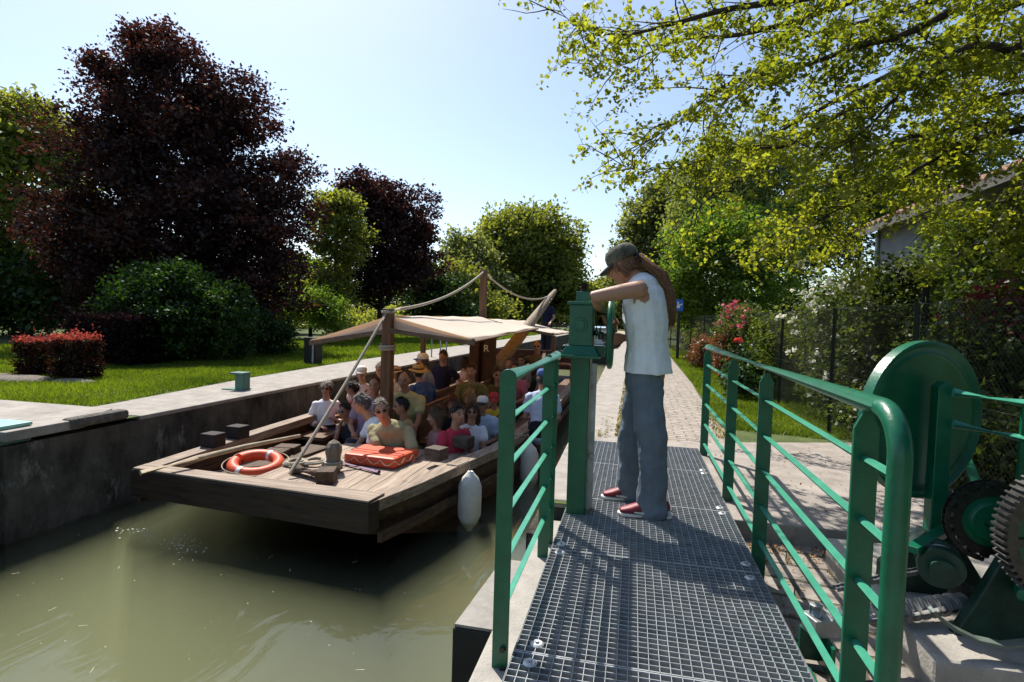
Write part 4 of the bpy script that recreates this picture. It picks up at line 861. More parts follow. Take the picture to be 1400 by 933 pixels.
q = MB(); q.prism([(SC1.x-.16, 2.50, .01), (SC1.x+.55, 2.50, .01), (SC1.x+.50, 2.50, .20), (GC.x, 2.50, GC.z+.05), (SC1.x+.05, 2.50, SC1.z+.02), (SC1.x-.10, 2.50, .13)], (0, .05, 0)); q.build('side_frame', mat('blackish green', (.004, .022, .015), .5, 0, .4, 14, .001, None, (.006, .05, .03)), mw, bevel=.006)
q = MB(); q.bar(BD+Vx((-.12, -.03, .06)), (DC.x+.08, 2.84, .33), .05, .03); q.build('brace', green, mw, bevel=.004)
q = MB(); q.tube(arc((GC.x-.06, 2.36, GC.z+.02), .31, math.radians(188), math.radians(300), 24), .001, 4)
HP = [PY(x_, y_, 2.36) for x_, y_ in ((1276, 832), (1288, 845), (1306, 858), (1335, 872), (1372, 880), (1412, 876), (1450, 850), (1480, 810))]
H = []
for i in range(len(HP)-1):
    for s_ in range(4): H.append(HP[i].lerp(HP[i+1], s_/4))
HC_ = PY(1392, 770, 2.36); q = MB()
for i in range(len(H)-1):
    n0 = (H[i]-HC_).normalized(); n1 = (H[i+1]-HC_).normalized()
    q.hexa([H[i]+Vx((0, -.02, 0)), H[i+1]+Vx((0, -.02, 0)), H[i+1]+Vx((0, .02, 0)), H[i]+Vx((0, .02, 0))], [H[i]+Vx((0, -.02, 0))+n0*.012, H[i+1]+Vx((0, -.02, 0))+n1*.012, H[i+1]+Vx((0, .02, 0))+n1*.012, H[i]+Vx((0, .02, 0))+n0*.012])
q.build('gear_guard', mat('grey green paint', (.12, .15, .13), .5, .2, .25, 10, .001), mw)
# push rod to the gate and its chain
galv = mat('galvanised steel', (.33, .34, .34), .45, .6, .2, 12)
ra, rb_ = Vx((.80, 2.40, .045)), Vx((1.42, 2.66, .085)); u = (rb_-ra).normalized()
q = MB(); q.tube([ra, ra.lerp(rb_, .97)], .040, 18)
for k in range(9): p = ra.lerp(rb_, .30+.07*k); q.tube([p, p+u*.012], .0435, 18)
q.build('push_rod', mat('grey grease steel', (.34, .33, .315), .5, .3, .3, 18, .001), mw, smooth=True)
q = MB(); q.lathe([(.036, -.02), (.070, -.02), (.074, 0), (.070, .02), (.036, .02)], ra.lerp(rb_, .985), u, 24, closed=True); q.build('rod_collar', dark_steel, mw, smooth=True)
q = MB(); q.box(ra+Vx((-.02, -.01, -.005)), (.13, .09, .07), Matrix.Rotation(R(22), 3, 'Z')); q.cyl(ra+Vx((-.05, -.02, .03)), ra+Vx((-.05, -.02, .075)), .026, 6); q.cyl(ra+Vx((.02, -.03, .02)), ra+Vx((.035, -.05, .075)), .026, 6); q.build('rod_clevis', galv, mw, bevel=.004)
q = MB(); chain_run(q, [ra+Vx((.05, .07, .11)), ra.lerp(rb_, .5)+Vx((0, .07, .12)), rb_+Vx((.0, .07, .135))], .030, .024); q.build('pull_chain', mat('grey chain', (.18, .18, .19), .5, .6, .3, 30), mw)
# second railing to the right of the machine
rp = PD(1410, 560, 2.35)
rr_ = thing('railing', 'short green two bar railing at the right edge joined to the shield', 'railing', (rp.x, rp.y, 0))
q = MB(); post(q, rp.x, rp.y, .01, rp.z+.06, .07, .016); q.build('post', green, rr_, bevel=.002)
for (ya, yb) in ((537, 551), (580, 600)):
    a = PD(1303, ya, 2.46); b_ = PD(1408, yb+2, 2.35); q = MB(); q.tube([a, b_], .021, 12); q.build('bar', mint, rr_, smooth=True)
# ------------------------------------------------------------------ the passenger boat
GZ = -.30; BXC = -3.03
old_wood = woodmat('old dark timber', (.045, .026, .016), (.13, .082, .052), 1)
hull_wood = woodmat('tarred hull timber', (.026, .015, .009), (.115, .064, .036), 1, .6)
bow_wood = woodmat('dark bow timber', (.014, .009, .006), (.050, .031, .019), 0, .6)
rail_wood = woodmat('weathered gunwale timber', (.18, .13, .095), (.39, .305, .235), 1)
deck_wood = woodmat('grey brown deck planks', (.25, .185, .135), (.46, .36, .28), 1, .8, .19)
post_wood = woodmat('varnished brown post', (.10, .045, .020), (.20, .10, .05), 2, .6)
block_wood = woodmat('block timber', (.05, .036, .028), (.13, .10, .08), 0)
bench_wood = woodmat('bench timber', (.10, .055, .03), (.22, .125, .07), 1, .65)
boat = thing('passenger_boat', 'long flat wooden passenger boat with awning in the lock', 'boat', (BXC, 11, WZ))
# plan outline of the gunwale: (y, left x, right x)
ST = [(4.15, -4.52, -2.02), (4.7, -4.57, -1.86), (5.5, -4.62, -1.68), (6.4, -4.67, -1.46), (7.6, -4.71, -1.36), (8.7, -4.72, -1.31), (12, -4.72, -1.31), (15, -4.66, -1.36), (17.5, -4.45, -1.58), (19.4, -4.15, -1.9)]
def lr(y):
    for i in range(len(ST)-1):
        if y <= ST[i+1][0]: f = max(0, (y-ST[i][0])/(ST[i+1][0]-ST[i][0])); return ST[i][1]+(ST[i+1][1]-ST[i][1])*f, ST[i][2]+(ST[i+1][2]-ST[i][2])*f
    return ST[-1][1:]
zt = GZ-.002
q = MB(); V = []; ys = [4.16, 4.5, 5, 5.5, 6, 6.4, 7, 7.6, 8.2, 8.7, 10, 12, 14, 15, 16.5, 17.5, 18.5, 19.3]
for y in ys:
    l, r_ = lr(y); zb = -.58-.63*min(1, max(0, (y-4.1)/1.9)); fl = .10
    if y > 17: zb = -1.2+.4*(y-17)/2.3
    th = .07
    yl = y+.215*max(0, 1-(y-4.16)/1.4)
    V += [(l, yl, zt), (l+fl*.3, yl, (zt+zb)/2), (l+fl, yl, zb), (r_-fl, y, zb), (r_-fl*.3, y, (zt+zb)/2), (r_, y, zt), (r_-th, y, zt), (r_-fl-th*.6, y, zb+th), (l+fl+th*.6, yl, zb+th), (l+th, yl, zt)]
k = 10; fs = []
for i in range(len(ys)-1):
    for j in range(k): fs.append((i*k+j, i*k+(j+1) % k, (i+1)*k+(j+1) % k, (i+1)*k+j))
# closed ends
for i in (0, len(ys)-1): fs += [(i*k, i*k+1, i*k+2, i*k+3, i*k+4, i*k+5, i*k+6, i*k+7, i*k+8, i*k+9)]
q.add(V, fs); q.build('hull', hull_wood, boat)
for sgn in (0, 1):
    q = MB(); P0 = []
    for y in [4.165 if sgn else 4.39, 4.7, 5.5, 6.4, 7.6, 8.7, 12, 15, 17.5, 19.4]:
        x = lr(y)[sgn]; s_ = 1 if sgn == 0 else -1; P0.append((x-s_*.03, x+s_*.15, y))
    for i in range(len(P0)-1):
        (a0, a1, y0), (b0_, b1, y1) = P0[i], P0[i+1]
        q.hexa([(a0, y0, GZ-.10), (a1, y0, GZ-.10), (b1, y1, GZ-.10), (b0_, y1, GZ-.10)], [(a0, y0, GZ), (a1, y0, GZ), (b1, y1, GZ), (b0_, y1, GZ)])
    q.build('gunwale', rail_wood, boat, bevel=.008)
    q = MB()
    for i in range(len(P0)-1):
        (a0, a1, y0), (b0_, b1, y1) = P0[i], P0[i+1]; s_ = 1 if sgn == 0 else -1; e = -s_*.03
        q.hexa([(a0+s_*.01, y0, GZ-.36), (a0+e, y0, GZ-.36), (b0_+e, y1, GZ-.36), (b0_+s_*.01, y1, GZ-.36)], [(a0+s_*.01, y0, GZ-.27), (a0+e, y0, GZ-.27), (b0_+e, y1, GZ-.27), (b0_+s_*.01, y1, GZ-.27)])
    q.build('rubbing_strake', hull_wood, boat, bevel=.006)
q = MB(); q.hexa([(-4.52, 4.25, GZ-.25), (-2.01, 4.04, GZ-.25), (-1.98, 4.175, GZ-.25), (-4.53, 4.385, GZ-.25)], [(-4.52, 4.25, GZ+.002), (-2.01, 4.04, GZ+.002), (-1.98, 4.175, GZ+.002), (-4.53, 4.385, GZ+.002)])
q.build('bow_beam', bow_wood, boat, bevel=.012)
q = MB(); q.hexa([(-4.51, 4.258, GZ+.0035), (-2.02, 4.05, GZ+.0035), (-1.99, 4.29, GZ+.0035), (-4.52, 4.42, GZ+.0035)], [(-4.51, 4.258, GZ+.022), (-2.02, 4.05, GZ+.022), (-1.99, 4.29, GZ+.022), (-4.52, 4.42, GZ+.022)])
q.build('bow_cap', woodmat('bow cap timber', (.18, .13, .095), (.39, .305, .235), 0), boat, bevel=.006)
q = MB(); q.hexa([(-4.40, 4.42, -.54), (-2.18, 4.2, -.54), (-1.66, 6.45, -.70), (-4.50, 6.45, -.70)], [(-4.40, 4.42, -.50), (-2.18, 4.2, -.50), (-1.66, 6.45, -.66), (-4.50, 6.45, -.66)]); q.build('fore_deck', deck_wood, boat)
q = MB(); q.hexa([(-3.52, 4.3, -.48), (-2.10, 4.2, -.48), (-1.74, 6.2, -.64), (-3.40, 6.2, -.64)], [(-3.52, 4.3, -.375), (-2.10, 4.17, -.375), (-1.74, 6.2, -.375), (-3.40, 6.2, -.375)]); q.build('raised_deck', deck_wood, boat, bevel=.006)
q = MB(); q.box((BXC, 12.2, -.96), (3.05, 11.5, .05)); q.build('floor', old_wood, boat)
for (x, y0, y1) in ((-4.35, 6.9, 17.5), (-1.70, 6.7, 16.5)):
    q = MB(); q.box((x, (y0+y1)/2, -.54), (.42, y1-y0, .05))
    for yy in np.arange(y0+.2, y1, 1.5): q.box((x, yy, -.75), (.36, .06, .38))
    q.build('bench', bench_wood, boat, bevel=.006)
for (x, sg) in ((-3.38, 1), (-2.62, -1)):
    q = MB(); q.box((x, 11.9, -.54), (.40, 9.6, .05)); q.box((x-sg*-.21, 11.9, -.27), (.05, 9.6, .46)); q.build('bench', bench_wood, boat, bevel=.006)
# mooring blocks on the gunwales
for (px_, py_) in ((289, 604), (323, 593)):
    p = PZ(px_, py_, GZ+.05); q = MB(); q.box((p.x+.02, p.y, GZ+.075), (.20, .17, .15), Matrix.Rotation(R(-4), 3, 'Z')); q.build('mooring_block', mat('black timber end', (.022, .017, .015), .8, 0, .4, 9, .004), boat, bevel=.012)
for (px_, py_) in ((597, 622), (634, 606)):
    p = PZ(px_, py_, GZ+.05); q = MB(); q.box((p.x, p.y, GZ+.066), (.20, .17, .13), Matrix.Rotation(R(-16), 3, 'Z')); q.build('mooring_block', block_wood, boat, bevel=.012)
# bitt, lying windlass log and side knees on the fore deck
bp_ = Vx((-2.88, 5.0, -.375)); q = MB(); q.lathe([(.0001, 0), (.070, 0), (.072, .16), (.083, .2), (.083, .26), (.055, .30), (.0001, .335)], bp_, (0, 0, 1), 8); q.build('bitt', woodmat('grey timber bitt', (.15, .12, .09), (.27, .22, .17), 2), boat)
rope_m = mat('hemp rope', (.36, .31, .235), .95, 0, .25, 60, .002, None, (.46, .40, .31))
q = MB(); q.tube([bp_+Vx((.082*math.cos(a), .082*math.sin(a), .045+.022*a/6.28)) for a in np.arange(0, 20, .4)], .011, 6); q.build('rope_turns', rope_m, boat, smooth=True)
a = PZ(402, 641, -.33); b_ = PZ(440, 648, -.31); q = MB(); q.tube([a, b_], .055, 14); q.box(b_+Vx((.07, -.03, -.01)), (.16, .20, .14), Matrix.Rotation(R(20), 3, 'Z')); q.build('windlass_log', old_wood, boat, bevel=.006)
for (px_, py_) in ((378, 624), (393, 618)): p = PZ(px_, py_, -.50); q = MB(); q.box(p, (.26, .20, .16), Matrix.Rotation(R(8), 3, 'Z')); q.build('deck_cleat', old_wood, boat, bevel=.01)
q = MB(); q.box((-4.0, 5.5, -.58), (.30, 1.9, .16), Matrix.Rotation(R(-6), 3, 'Z')); q.build('deck_batten', old_wood, boat)

# awning: posts, beams, canvas
P1 = Vx((-3.05, 6.56, 1.29))
q = MB(); q.hexa([(-3.125, 6.49, -.6), (-2.975, 6.49, -.6), (-2.975, 6.63, -.6), (-3.125, 6.63, -.6)], [(-3.105, 6.50, 1.29), (-2.985, 6.50, 1.29), (-2.985, 6.62, 1.29), (-3.105, 6.62, 1.29)]); q.build('front_post', post_wood, boat, bevel=.008)
q = MB(); q.tube([P1+Vx((.093*math.cos(a), .093*math.sin(a), -.54+.035*a/6.28)) for a in np.arange(0, 16, .4)], .017, 6); q.build('rope_turns', rope_m, boat, smooth=True)
TX, TY = -3.05, 11.1
for (dx, zt_) in ((-.17, .95), (.14, .95)):
    q = MB(); q.box((TX+dx+.03, TY, (zt_-.9)/2), (.20, .26, zt_+.9)); q.build('mast_cheek', woodmat('dark red timber', (.045, .022, .014), (.11, .055, .035), 2), boat, bevel=.01)
q = MB(); q.box((TX-.05, TY+.15, .85), (.13, .13, 2.70)); q.build('mast_post', post_wood, boat, bevel=.008)
pl = PY(665, 477, TY-.14); q = MB(); q.box(pl, (.14, .012, .20)); plate = q.build('letter_plate', mat('dark plate', (.05, .03, .025), .6), boat, loc=pl)
def lettering(txt, size, pos, rot, m_, parent, name='lettering'):
    cu = bpy.data.curves.new(name, 'FONT'); cu.body = txt; cu.size = size; cu.extrude = .003; cu.align_x = 'CENTER'; cu.align_y = 'CENTER'; tmp = bpy.data.objects.new(name, cu)
    COL.objects.link(tmp); me = bpy.data.meshes.new_from_object(tmp.evaluated_get(bpy.context.evaluated_depsgraph_get())); bpy.data.objects.remove(tmp)
    me.materials.clear(); me.materials.append(m_); o = bpy.data.objects.new(name, me); COL.objects.link(o); o.parent = parent; o.location = Vx(pos)-WLOC[parent.name]; o.rotation_euler = rot; return o
lettering('R', .20, pl+Vx((0, -.0125, 0)), (R(90), 0, 0), wht, plate)
canvas = bpy.data.materials.new('cream canvas'); canvas.use_nodes = True; n = canvas.node_tree; L = n.links; pb = n.nodes['Principled BSDF']
pb.inputs['Roughness'].default_value = .9; pb.inputs['Base Color'].default_value = (.84, .80, .71, 1)
trn = n.nodes.new('ShaderNodeBsdfTranslucent'); trn.inputs[0].default_value = (.85, .58, .30, 1); mxs = n.nodes.new('ShaderNodeMixShader'); mxs.inputs[0].default_value = .5
L.new(pb.outputs[0], mxs.inputs[1]); L.new(trn.outputs[0], mxs.inputs[2]); L.new(mxs.outputs[0], n.nodes['Material Output'].inputs[0])
wv = n.nodes.new('ShaderNodeTexNoise'); wv.inputs['Scale'].default_value = 3.5; bpn = n.nodes.new('ShaderNodeBump'); bpn.inputs['Distance'].default_value = .02; L.new(wv.outputs[0], bpn.inputs['Height']); L.new(bpn.outputs[0], pb.inputs['Normal'])
def sheet(name, A, B, C_, D, nu=12, nv=14, s=.05, ed=0):
    """canvas between ridge A-B and eave D-C, sagging between its edges"""
    A, B, C_, D = map(Vx, (A, B, C_, D)); V = []
    for i in range(nu+1):
        for j in range(nv+1):
            f, h = i/nu, j/nv; p = A.lerp(B, h).lerp(D.lerp(C_, h), f); p.z -= s*4*f*(1-f)*(.5+.5*math.sin(math.pi*h))+ed*f*4*h*(1-h)+.008*math.sin(h*19+f*3); V.append(p)
    q = MB(); q.add(V, [(i*(nv+1)+j, i*(nv+1)+j+1, (i+1)*(nv+1)+j+1, (i+1)*(nv+1)+j) for i in range(nu) for j in range(nv)]); o = q.build(name, canvas, boat, smooth=True, angle=None); m_ = o.modifiers.new('thick', 'SOLIDIFY'); m_.thickness = .006; return o
RZ1 = 1.20
ERf, ERb = (-1.88, 6.42, .95), (-1.88, 10.85, 1.05)
ELf, ELb = (-4.36, 6.90, .83), (-4.36, 10.9, 1.09)
sheet('awning', (-3.05, 6.62, RZ1), (-3.05, 11.0, RZ1+.02), ERb, ERf)
sheet('awning', (-3.05, 11.0, RZ1+.02), (-3.05, 6.62, RZ1), ELf, ELb)
sheet('awning', (-3.05, 11.3, RZ1-.01), (-3.0, 15.6, RZ1-.05), (-1.62, 15.2, .88), (-1.62, 11.3, .93))
sheet('awning', (-3.0, 15.6, RZ1-.05), (-3.05, 11.3, RZ1-.01), (-4.45, 11.3, .93), (-4.4, 15.2, .88))
for (cn, zb_) in ((ERf, 1.03), (ELf, 1.01)):
    V = [Vx((-3.05, 6.60, RZ1+.0)), Vx(cn)+Vx((0, -.005, 0)), Vx((-3.05, 6.60, zb_))]; q = MB(); q.add(V, [(0, 1, 2)]); o = q.build('awning_gable', canvas, boat); m_ = o.modifiers.new('thick', 'SOLIDIFY'); m_.thickness = .005
beam_w = woodmat('awning beam', (.10, .06, .035), (.21, .14, .09), 0)
for (a, b_, w_) in (((-3.02, 6.52, 1.02), (-1.86, 6.42, .905), .05), ((-3.08, 6.60, 1.00), (-4.36, 6.90, .79), .045), ((-1.62, 11.25, .90), (-3.05, 11.25, 1.13), .07), ((-1.60, 15.2, .84), (-3.0, 15.6, 1.08), .07), ((-4.43, 11.25, .9), (-3.05, 11.25, 1.13), .07), ((-4.4, 15.2, .84), (-3.0, 15.6, 1.08), .07)):
    q = MB(); q.bar(a, b_, w_, .06); q.build('awning_beam', beam_w, boat, bevel=.005)
for (a, b_) in (((-1.87, 6.40, .93), (-1.87, 10.9, 1.03)), ((-4.33, 6.9, .81), (-4.36, 10.95, 1.07)), ((-1.61, 11.25, .91), (-1.61, 15.3, .86))):
    q = MB(); q.tube([a, b_], .028, 10); q.build('eave_pole', beam_w, boat, smooth=True)
q = MB(); q.bar((-3.05, 6.6, RZ1-.05), (-3.05, 15.6, RZ1-.1), .06, .09); q.build('ridge_beam', beam_w, boat)
for (x, y, zt_) in ((-1.60, 11.3, .88), (-1.62, 15.2, .82), (-4.43, 11.3, .88), (-4.42, 15.2, .82)): q = MB(); q.box((x, y, (zt_-.9)/2), (.09, .09, zt_+.9)); q.build('awning_post', post_wood, boat, bevel=.006)
# lowered mast with lashing, and rigging ropes
ma, mb_ = PD(676, 505, 11.6), PD(759, 398, 17.0); ml = woodmat('pale spar', (.19, .135, .08), (.33, .25, .165), 1)
md = (mb_-ma); q = MB(); q.tube([ma-md*.03, ma, ma+md*.5, ma+md*.92, mb_], [.15, .155, .13, .085, .06], 14); q.build('lowered_mast', ml, boat, smooth=True)
for f in (.22, .80, .85): q = MB(); p = ma+md*f; q.tube([p-md.normalized()*.05, p+md.normalized()*.05], .165-.08*f, 14); q.build('mast_lashing', rope_m, boat, smooth=True)
q = MB(); q.tube(sag(P1+Vx((-.0, 0, -.02)), (TX-.05, TY+.15, 2.17), .16), .022, 8); q.build('stay_rope', rope_m, boat, smooth=True)
q = MB(); q.tube(sag((TX-.05, TY+.15, 2.17), mb_-md*.07, .32), .022, 8); q.build('stay_rope', rope_m, boat, smooth=True)
fr0 = PZ(396, 648, -.33); q = MB(); q.tube(sag(P1+Vx((0, -.03, -.03)), fr0, .03), .017, 8); q.build('fore_stay', rope_m, boat, smooth=True)
q = MB(); q.tube([P1+Vx((.075*math.cos(a), .075*math.sin(a), -.03-.01*a/6)) for a in np.arange(0, 13, .4)], .014, 6); q.build('rope_turns', rope_m, boat, smooth=True)
# stern deck and cabin beam
q = MB(); q.box((BXC, 18.3, -.30), (2.3, 2.4, .06)); q.build('stern_deck', deck_wood, boat)
q = MB(); q.box((BXC, 16.6, .0), (2.5, .09, .55)); q.build('stern_bulkhead', woodmat('dark red timber', (.1, .05, .03), (.1, .05, .03)), boat)
q = MB(); q.bar((-1.95, 12.2, -.25), (-1.62, 9.3, -.30), .07, .12); q.bar((-1.45, 8.2, -.30), (-1.75, 11.2, .55), .06, .10); q.build('stern_brace', old_wood, boat)

# loose things on the boat
red = mat('lifebuoy orange', (.62, .085, .03), .5, 0, .12, 10, .001)
lc = PZ(350, 637, -.44); la = (Vx((.10, -.16, .98))).normalized(); 
lb = thing('lifebuoy', 'orange lifebuoy with white bands leaning on the bow', 'lifebuoy', (lc.x, lc.y, -.42))
ax, ay = frame(la); lcc = lc+Vx((0, .0, .02)); Rl = .225
ring = lambda q0, q1, n_, rr_: [lcc+ax*math.cos(q0+(q1-q0)*i/n_)*Rl+ay*math.sin(q0+(q1-q0)*i/n_)*Rl for i in range(n_+1)]
q = MB(); q.tube(ring(0, 2*math.pi, 48, 0)[:-1], .060, 14, closed=True); q.build('ring', red, lb, smooth=True)
for k in range(2): q = MB(); q.tube(ring(k*math.pi+1.5, k*math.pi+1.72, 6, 0), .0625, 14); q.build('white_band', wht, lb, smooth=True)
q = MB(); q.tube([lcc+(ax*math.cos(a)+ay*math.sin(a))*(Rl+.066+.035*abs(math.sin(2*a)))+la*.02 for a in [2*math.pi*i/64 for i in range(64)]], .006, 6, closed=True); q.build('grab_line', rope_m, lb, smooth=True)
t = thing('life_raft', 'flat orange buoyancy raft lying on the fore deck', 'raft', (-2.68, 5.72, -.375))
rA = [PZ(469, 634, -.375), PZ(552, 651, -.375)]
c0 = [PZ(469, 634, -.372), PZ(539, 643, -.372), PZ(573, 628, -.372), PZ(497, 620, -.372)]
q = MB(); q.hexa(c0, [p+Vx((0, 0, .115)) for p in c0]); q.build('body', red, t, bevel=.03)
q = MB(); c1 = [c0[0].lerp(c0[3], .30)+Vx((.0, 0, .1175)), c0[1].lerp(c0[2], .25)+Vx((0, 0, .1175)), c0[1].lerp(c0[2], .42)+Vx((0, 0, .1175)), c0[0].lerp(c0[3], .48)+Vx((0, 0, .1175))]
c1 = [p.lerp(sum(c1, Vx())/4, .05) for p in c1]
q.tube(c1, .004, 4, closed=True); q.build('seam', mat('raft seam', (.42, .05, .02), .6), t)
q = MB(); e0, e1 = c0[0]+Vx((-.012, -.012, .09)), c0[1]+Vx((.0, -.025, .09)); q.tube([e0.lerp(e1, i/24)-Vx((0, 0, .05*abs(math.sin(i*math.pi/6)))) for i in range(25)]+[c0[1].lerp(c0[2], i/12)+Vx((.02, -.01, .09-.05*abs(math.sin(i*math.pi/4)))) for i in range(13)], .0035, 6); q.build('grab_line', rope_m, t, smooth=True)
a, b_ = PZ(192, 647, GZ+.07), PZ(410, 596, -.17)
q = MB(); q.tube([a, a.lerp(b_, .3)+Vx((0, 0, .015)), a.lerp(b_, .6)+Vx((0, 0, .02)), b_], [.024, .026, .024, .018], 10)
tag(q.build('punt_pole', woodmat('pale pole timber', (.30, .23, .15), (.46, .37, .26), 1), smooth=True), 'long pale wooden pole lying across the bow corner', 'pole')
a, b_ = Vx((-3.2, 5.38, -.352)), Vx((-2.42, 5.07, -.352))
q = MB(); q.tube([a, b_], .018, 10); q.tube([b_.lerp(a, .06), b_], .022, 10); tag(q.build('boat_hook', mat('purple pole paint', (.12, .05, .13), .5), smooth=True), 'slim purple pole lying in front of the orange raft', 'pole')
for (px_, py_, rc_, lbl) in ((404, 634, .12, 'coil of rope lying beside the lifebuoy on deck'), (430, 633, .13, 'flat rope coil between windlass log and timber bitt')):
    p = PZ(px_, py_, -.36); r3 = np.random.default_rng(px_); q = MB()
    q.tube([p+Vx(((rc_-.012*a/6.28)*math.cos(a)*(1+.08*math.sin(3*a+px_)), (rc_-.012*a/6.28)*math.sin(a), .012+.006*math.sin(a*1.3)+.004*a/6.28)) for a in np.arange(0, 26, .3)], .012, 6)
    tag(q.build('rope_coil', rope_m, smooth=True, loc=p), lbl, 'rope')
fend = mat('grubby white fender', (.62, .61, .55), .55, 0, .10, 6, .002, 30, (.72, .71, .66), spots=(7, .62, (.42, .40, .32)))
for (px_, y0, y1, y_, lbl) in ((650, 645, 726, 5.35, 'white rubber fender hanging nearest the bow'), (727, 606, 672, 7.0, 'white rubber fender hanging behind the green railing')):
    top, bot = PY(px_, y0, y_), PY(px_, y1, y_); hr = (top.z-bot.z)
    top = Vx((lr(y_)[1]+.155, y_, top.z)); bot = Vx((top.x, y_, top.z-hr)); fr_ = .118
    t = thing('fender', lbl, 'fender', bot, 'white fenders on the hull side')
    q = MB(); q.lathe([(.0001, 0), (.03, .0), (.045, .03), (.085, .08), (fr_, .16), (fr_*1.02, hr*.5), (fr_, hr-.15), (.085, hr-.07), (.045, hr-.025), (.028, hr), (.0001, hr)], bot, (0, 0, 1), 24); q.build('body', fend, t, smooth=True)
    q = MB(); q.tube([top-Vx((0, 0, .02)), top+Vx((-.02, 0, .10)), Vx((lr(y_)[1]+.02, y_, GZ+.005)), Vx((lr(y_)[1]-.1, y_, GZ+.012))], .007, 6); q.build('rope', rope_m, t, smooth=True)
# foam where the bow pushes the water, floating bits
foam = mat('foam', (.55, .55, .48), .8, 0, .1, 30)
r4 = np.random.default_rng(8); q = MB()
for k in range(130):
    f = r4.random(); x = -4.6+1.1*f+r4.normal()*.04; y = 4.22-.25*f*f+r4.normal()*.05*(1+f); s_ = .003+.009*r4.random()**2
    q.lathe([(.0001, .004), (s_*.6, .003), (s_, 0)], (x, y, WZ+.001), (0, 0, 1), 6)
stuff(q.build('foam_flecks', foam))
q = MB()
for k in range(60):
    x = -5.0+3.6*r4.random(); y = 2.1+2.3*r4.random(); s_ = .0025+.0035*r4.random()
    if r4.random() < .8: q.lathe([(.0001, .003), (s_, 0)], (x, y, WZ+.001), (0, 0, 1), 5)
    else: a = r4.random()*6; q.bar((x, y, WZ+.002), (x+.05*math.cos(a), y+.05*math.sin(a), WZ+.002), .003, .001)
stuff(q.build('floating_bits', mat('pale straw', (.5, .47, .36), .8)))
# ------------------------------------------------------------------ people
def remeshed(parts, voxel, smooth=4):
    """one continuous surface grown from overlapping closed bodies; returns verts, faces (world coordinates)"""
    me = bpy.data.meshes.new('tmp'); me.from_pydata(parts.v, [], parts.f); me.validate()
    o = bpy.data.objects.new('tmp', me); COL.objects.link(o)
    bm = bmesh.new(); bm.from_mesh(me); bmesh.ops.recalc_face_normals(bm, faces=bm.faces); bm.to_mesh(me); bm.free()
    r_ = o.modifiers.new('r', 'REMESH'); r_.mode = 'VOXEL'; r_.voxel_size = voxel; s_ = o.modifiers.new('s', 'SMOOTH'); s_.factor = .5; s_.iterations = smooth
    ev = o.evaluated_get(bpy.context.evaluated_depsgraph_get()); m2 = bpy.data.meshes.new_from_object(ev)
    V = [v.co.copy() for v in m2.vertices]; Fc = [tuple(p.vertices) for p in m2.polygons]
    bpy.data.objects.remove(o); bpy.data.meshes.remove(me); bpy.data.meshes.remove(m2)
    return V, Fc
def skin_mat(tone): return mat('skin '+str(tone), {0: (.50, .29, .20), 1: (.42, .22, .145), 2: (.36, .175, .11)}[tone], .5, 0, .10, 9, .0006, 90, spec=.4)
def hair_mat(c): return mat('hair '+c, {'brown': (.045, .024, .012), 'black': (.008, .007, .007), 'grey': (.075, .072, .07), 'blond': (.27, .17, .07), 'auburn': (.09, .032, .014), 'ash': (.085, .055, .034), 'long': (.17, .085, .038)}[c], .55, 0, .35, 40, .003, 120)
def cloth(name, col): return mat('cloth '+name, col, .9, 0, .10, 7, .012, 9, spec=.15)
lipm = mat('lips', (.30, .11, .09), .5); eyem = mat('eye dark', (.03, .022, .018), .3); eyew = mat('eye white', (.6, .57, .53), .4)
shade_m = mat('sunglass lens', (.008, .008, .009), .12, 0, .1)
def head_fn(d):
    """radius offsets of a human head: unit directions -> points (face looks along +y, up +z), metres"""
    x, y, z = d[:, 0], d[:, 1], d[:, 2]
    P = d*np.array((.076, .097, .118))
    px_, py_, pz_ = P[:, 0].copy(), P[:, 1].copy(), P[:, 2].copy()
    low = np.clip(-pz_/.118, 0, 1); px_ *= 1-.30*low**1.4; py_ = np.where(py_ > 0, py_*(1-.10*low**2)+.012*low, py_*(1-.42*low**1.2)+.014*low)
    fr_ = np.clip(y*1.6, 0, 1)
    g = lambda cx_, cz_, sx, sz: np.exp(-((px_-cx_)/sx)**2-((pz_-cz_)/sz)**2)
    py_ = py_+fr_*(.006*g(0, .030, .05, .012) - .010*(g(.031, .012, .016, .011)+g(-.031, .012, .016, .011)) + .012*g(0, .006, .009, .022)+.022*g(0, -.018, .0125, .013)+.006*(g(.013, -.024, .008, .008)+g(-.013, -.024, .008, .008))
        + .005*(g(.040, -.012, .02, .02)+g(-.040, -.012, .02, .02)) + .007*g(0, -.050, .022, .0055)+.006*g(0, -.062, .019, .006) - .004*g(0, -.0565, .02, .003) - .003*g(0, -.074, .02, .007) + .012*g(0, -.092, .024, .016))
    py_ = py_*1.0; back = np.clip(-y, 0, 1); py_ -= .012*back*np.clip(z+.4, 0, 1)
    return np.stack([px_, py_, pz_], 1)
def head_grid(nu, nv):
    th = np.linspace(.02, math.pi-.02, nv); ph = np.arange(nu)*2*math.pi/nu; T, Pp = np.meshgrid(th, ph, indexing='ij')
    # denser meridians at the face
    Pp = Pp-.45*np.sin(Pp)
    return np.stack([np.sin(T)*np.sin(Pp), np.sin(T)*np.cos(Pp), np.cos(T)], -1).reshape(-1, 3)
def grid_faces(nu, nv): return [(i*nu+k, (i+1)*nu+k, (i+1)*nu+(k+1) % nu, i*nu+(k+1) % nu) for i in range(nv-1) for k in range(nu)]+[tuple(range(nu))[::-1], tuple((nv-1)*nu+k for k in range(nu))]
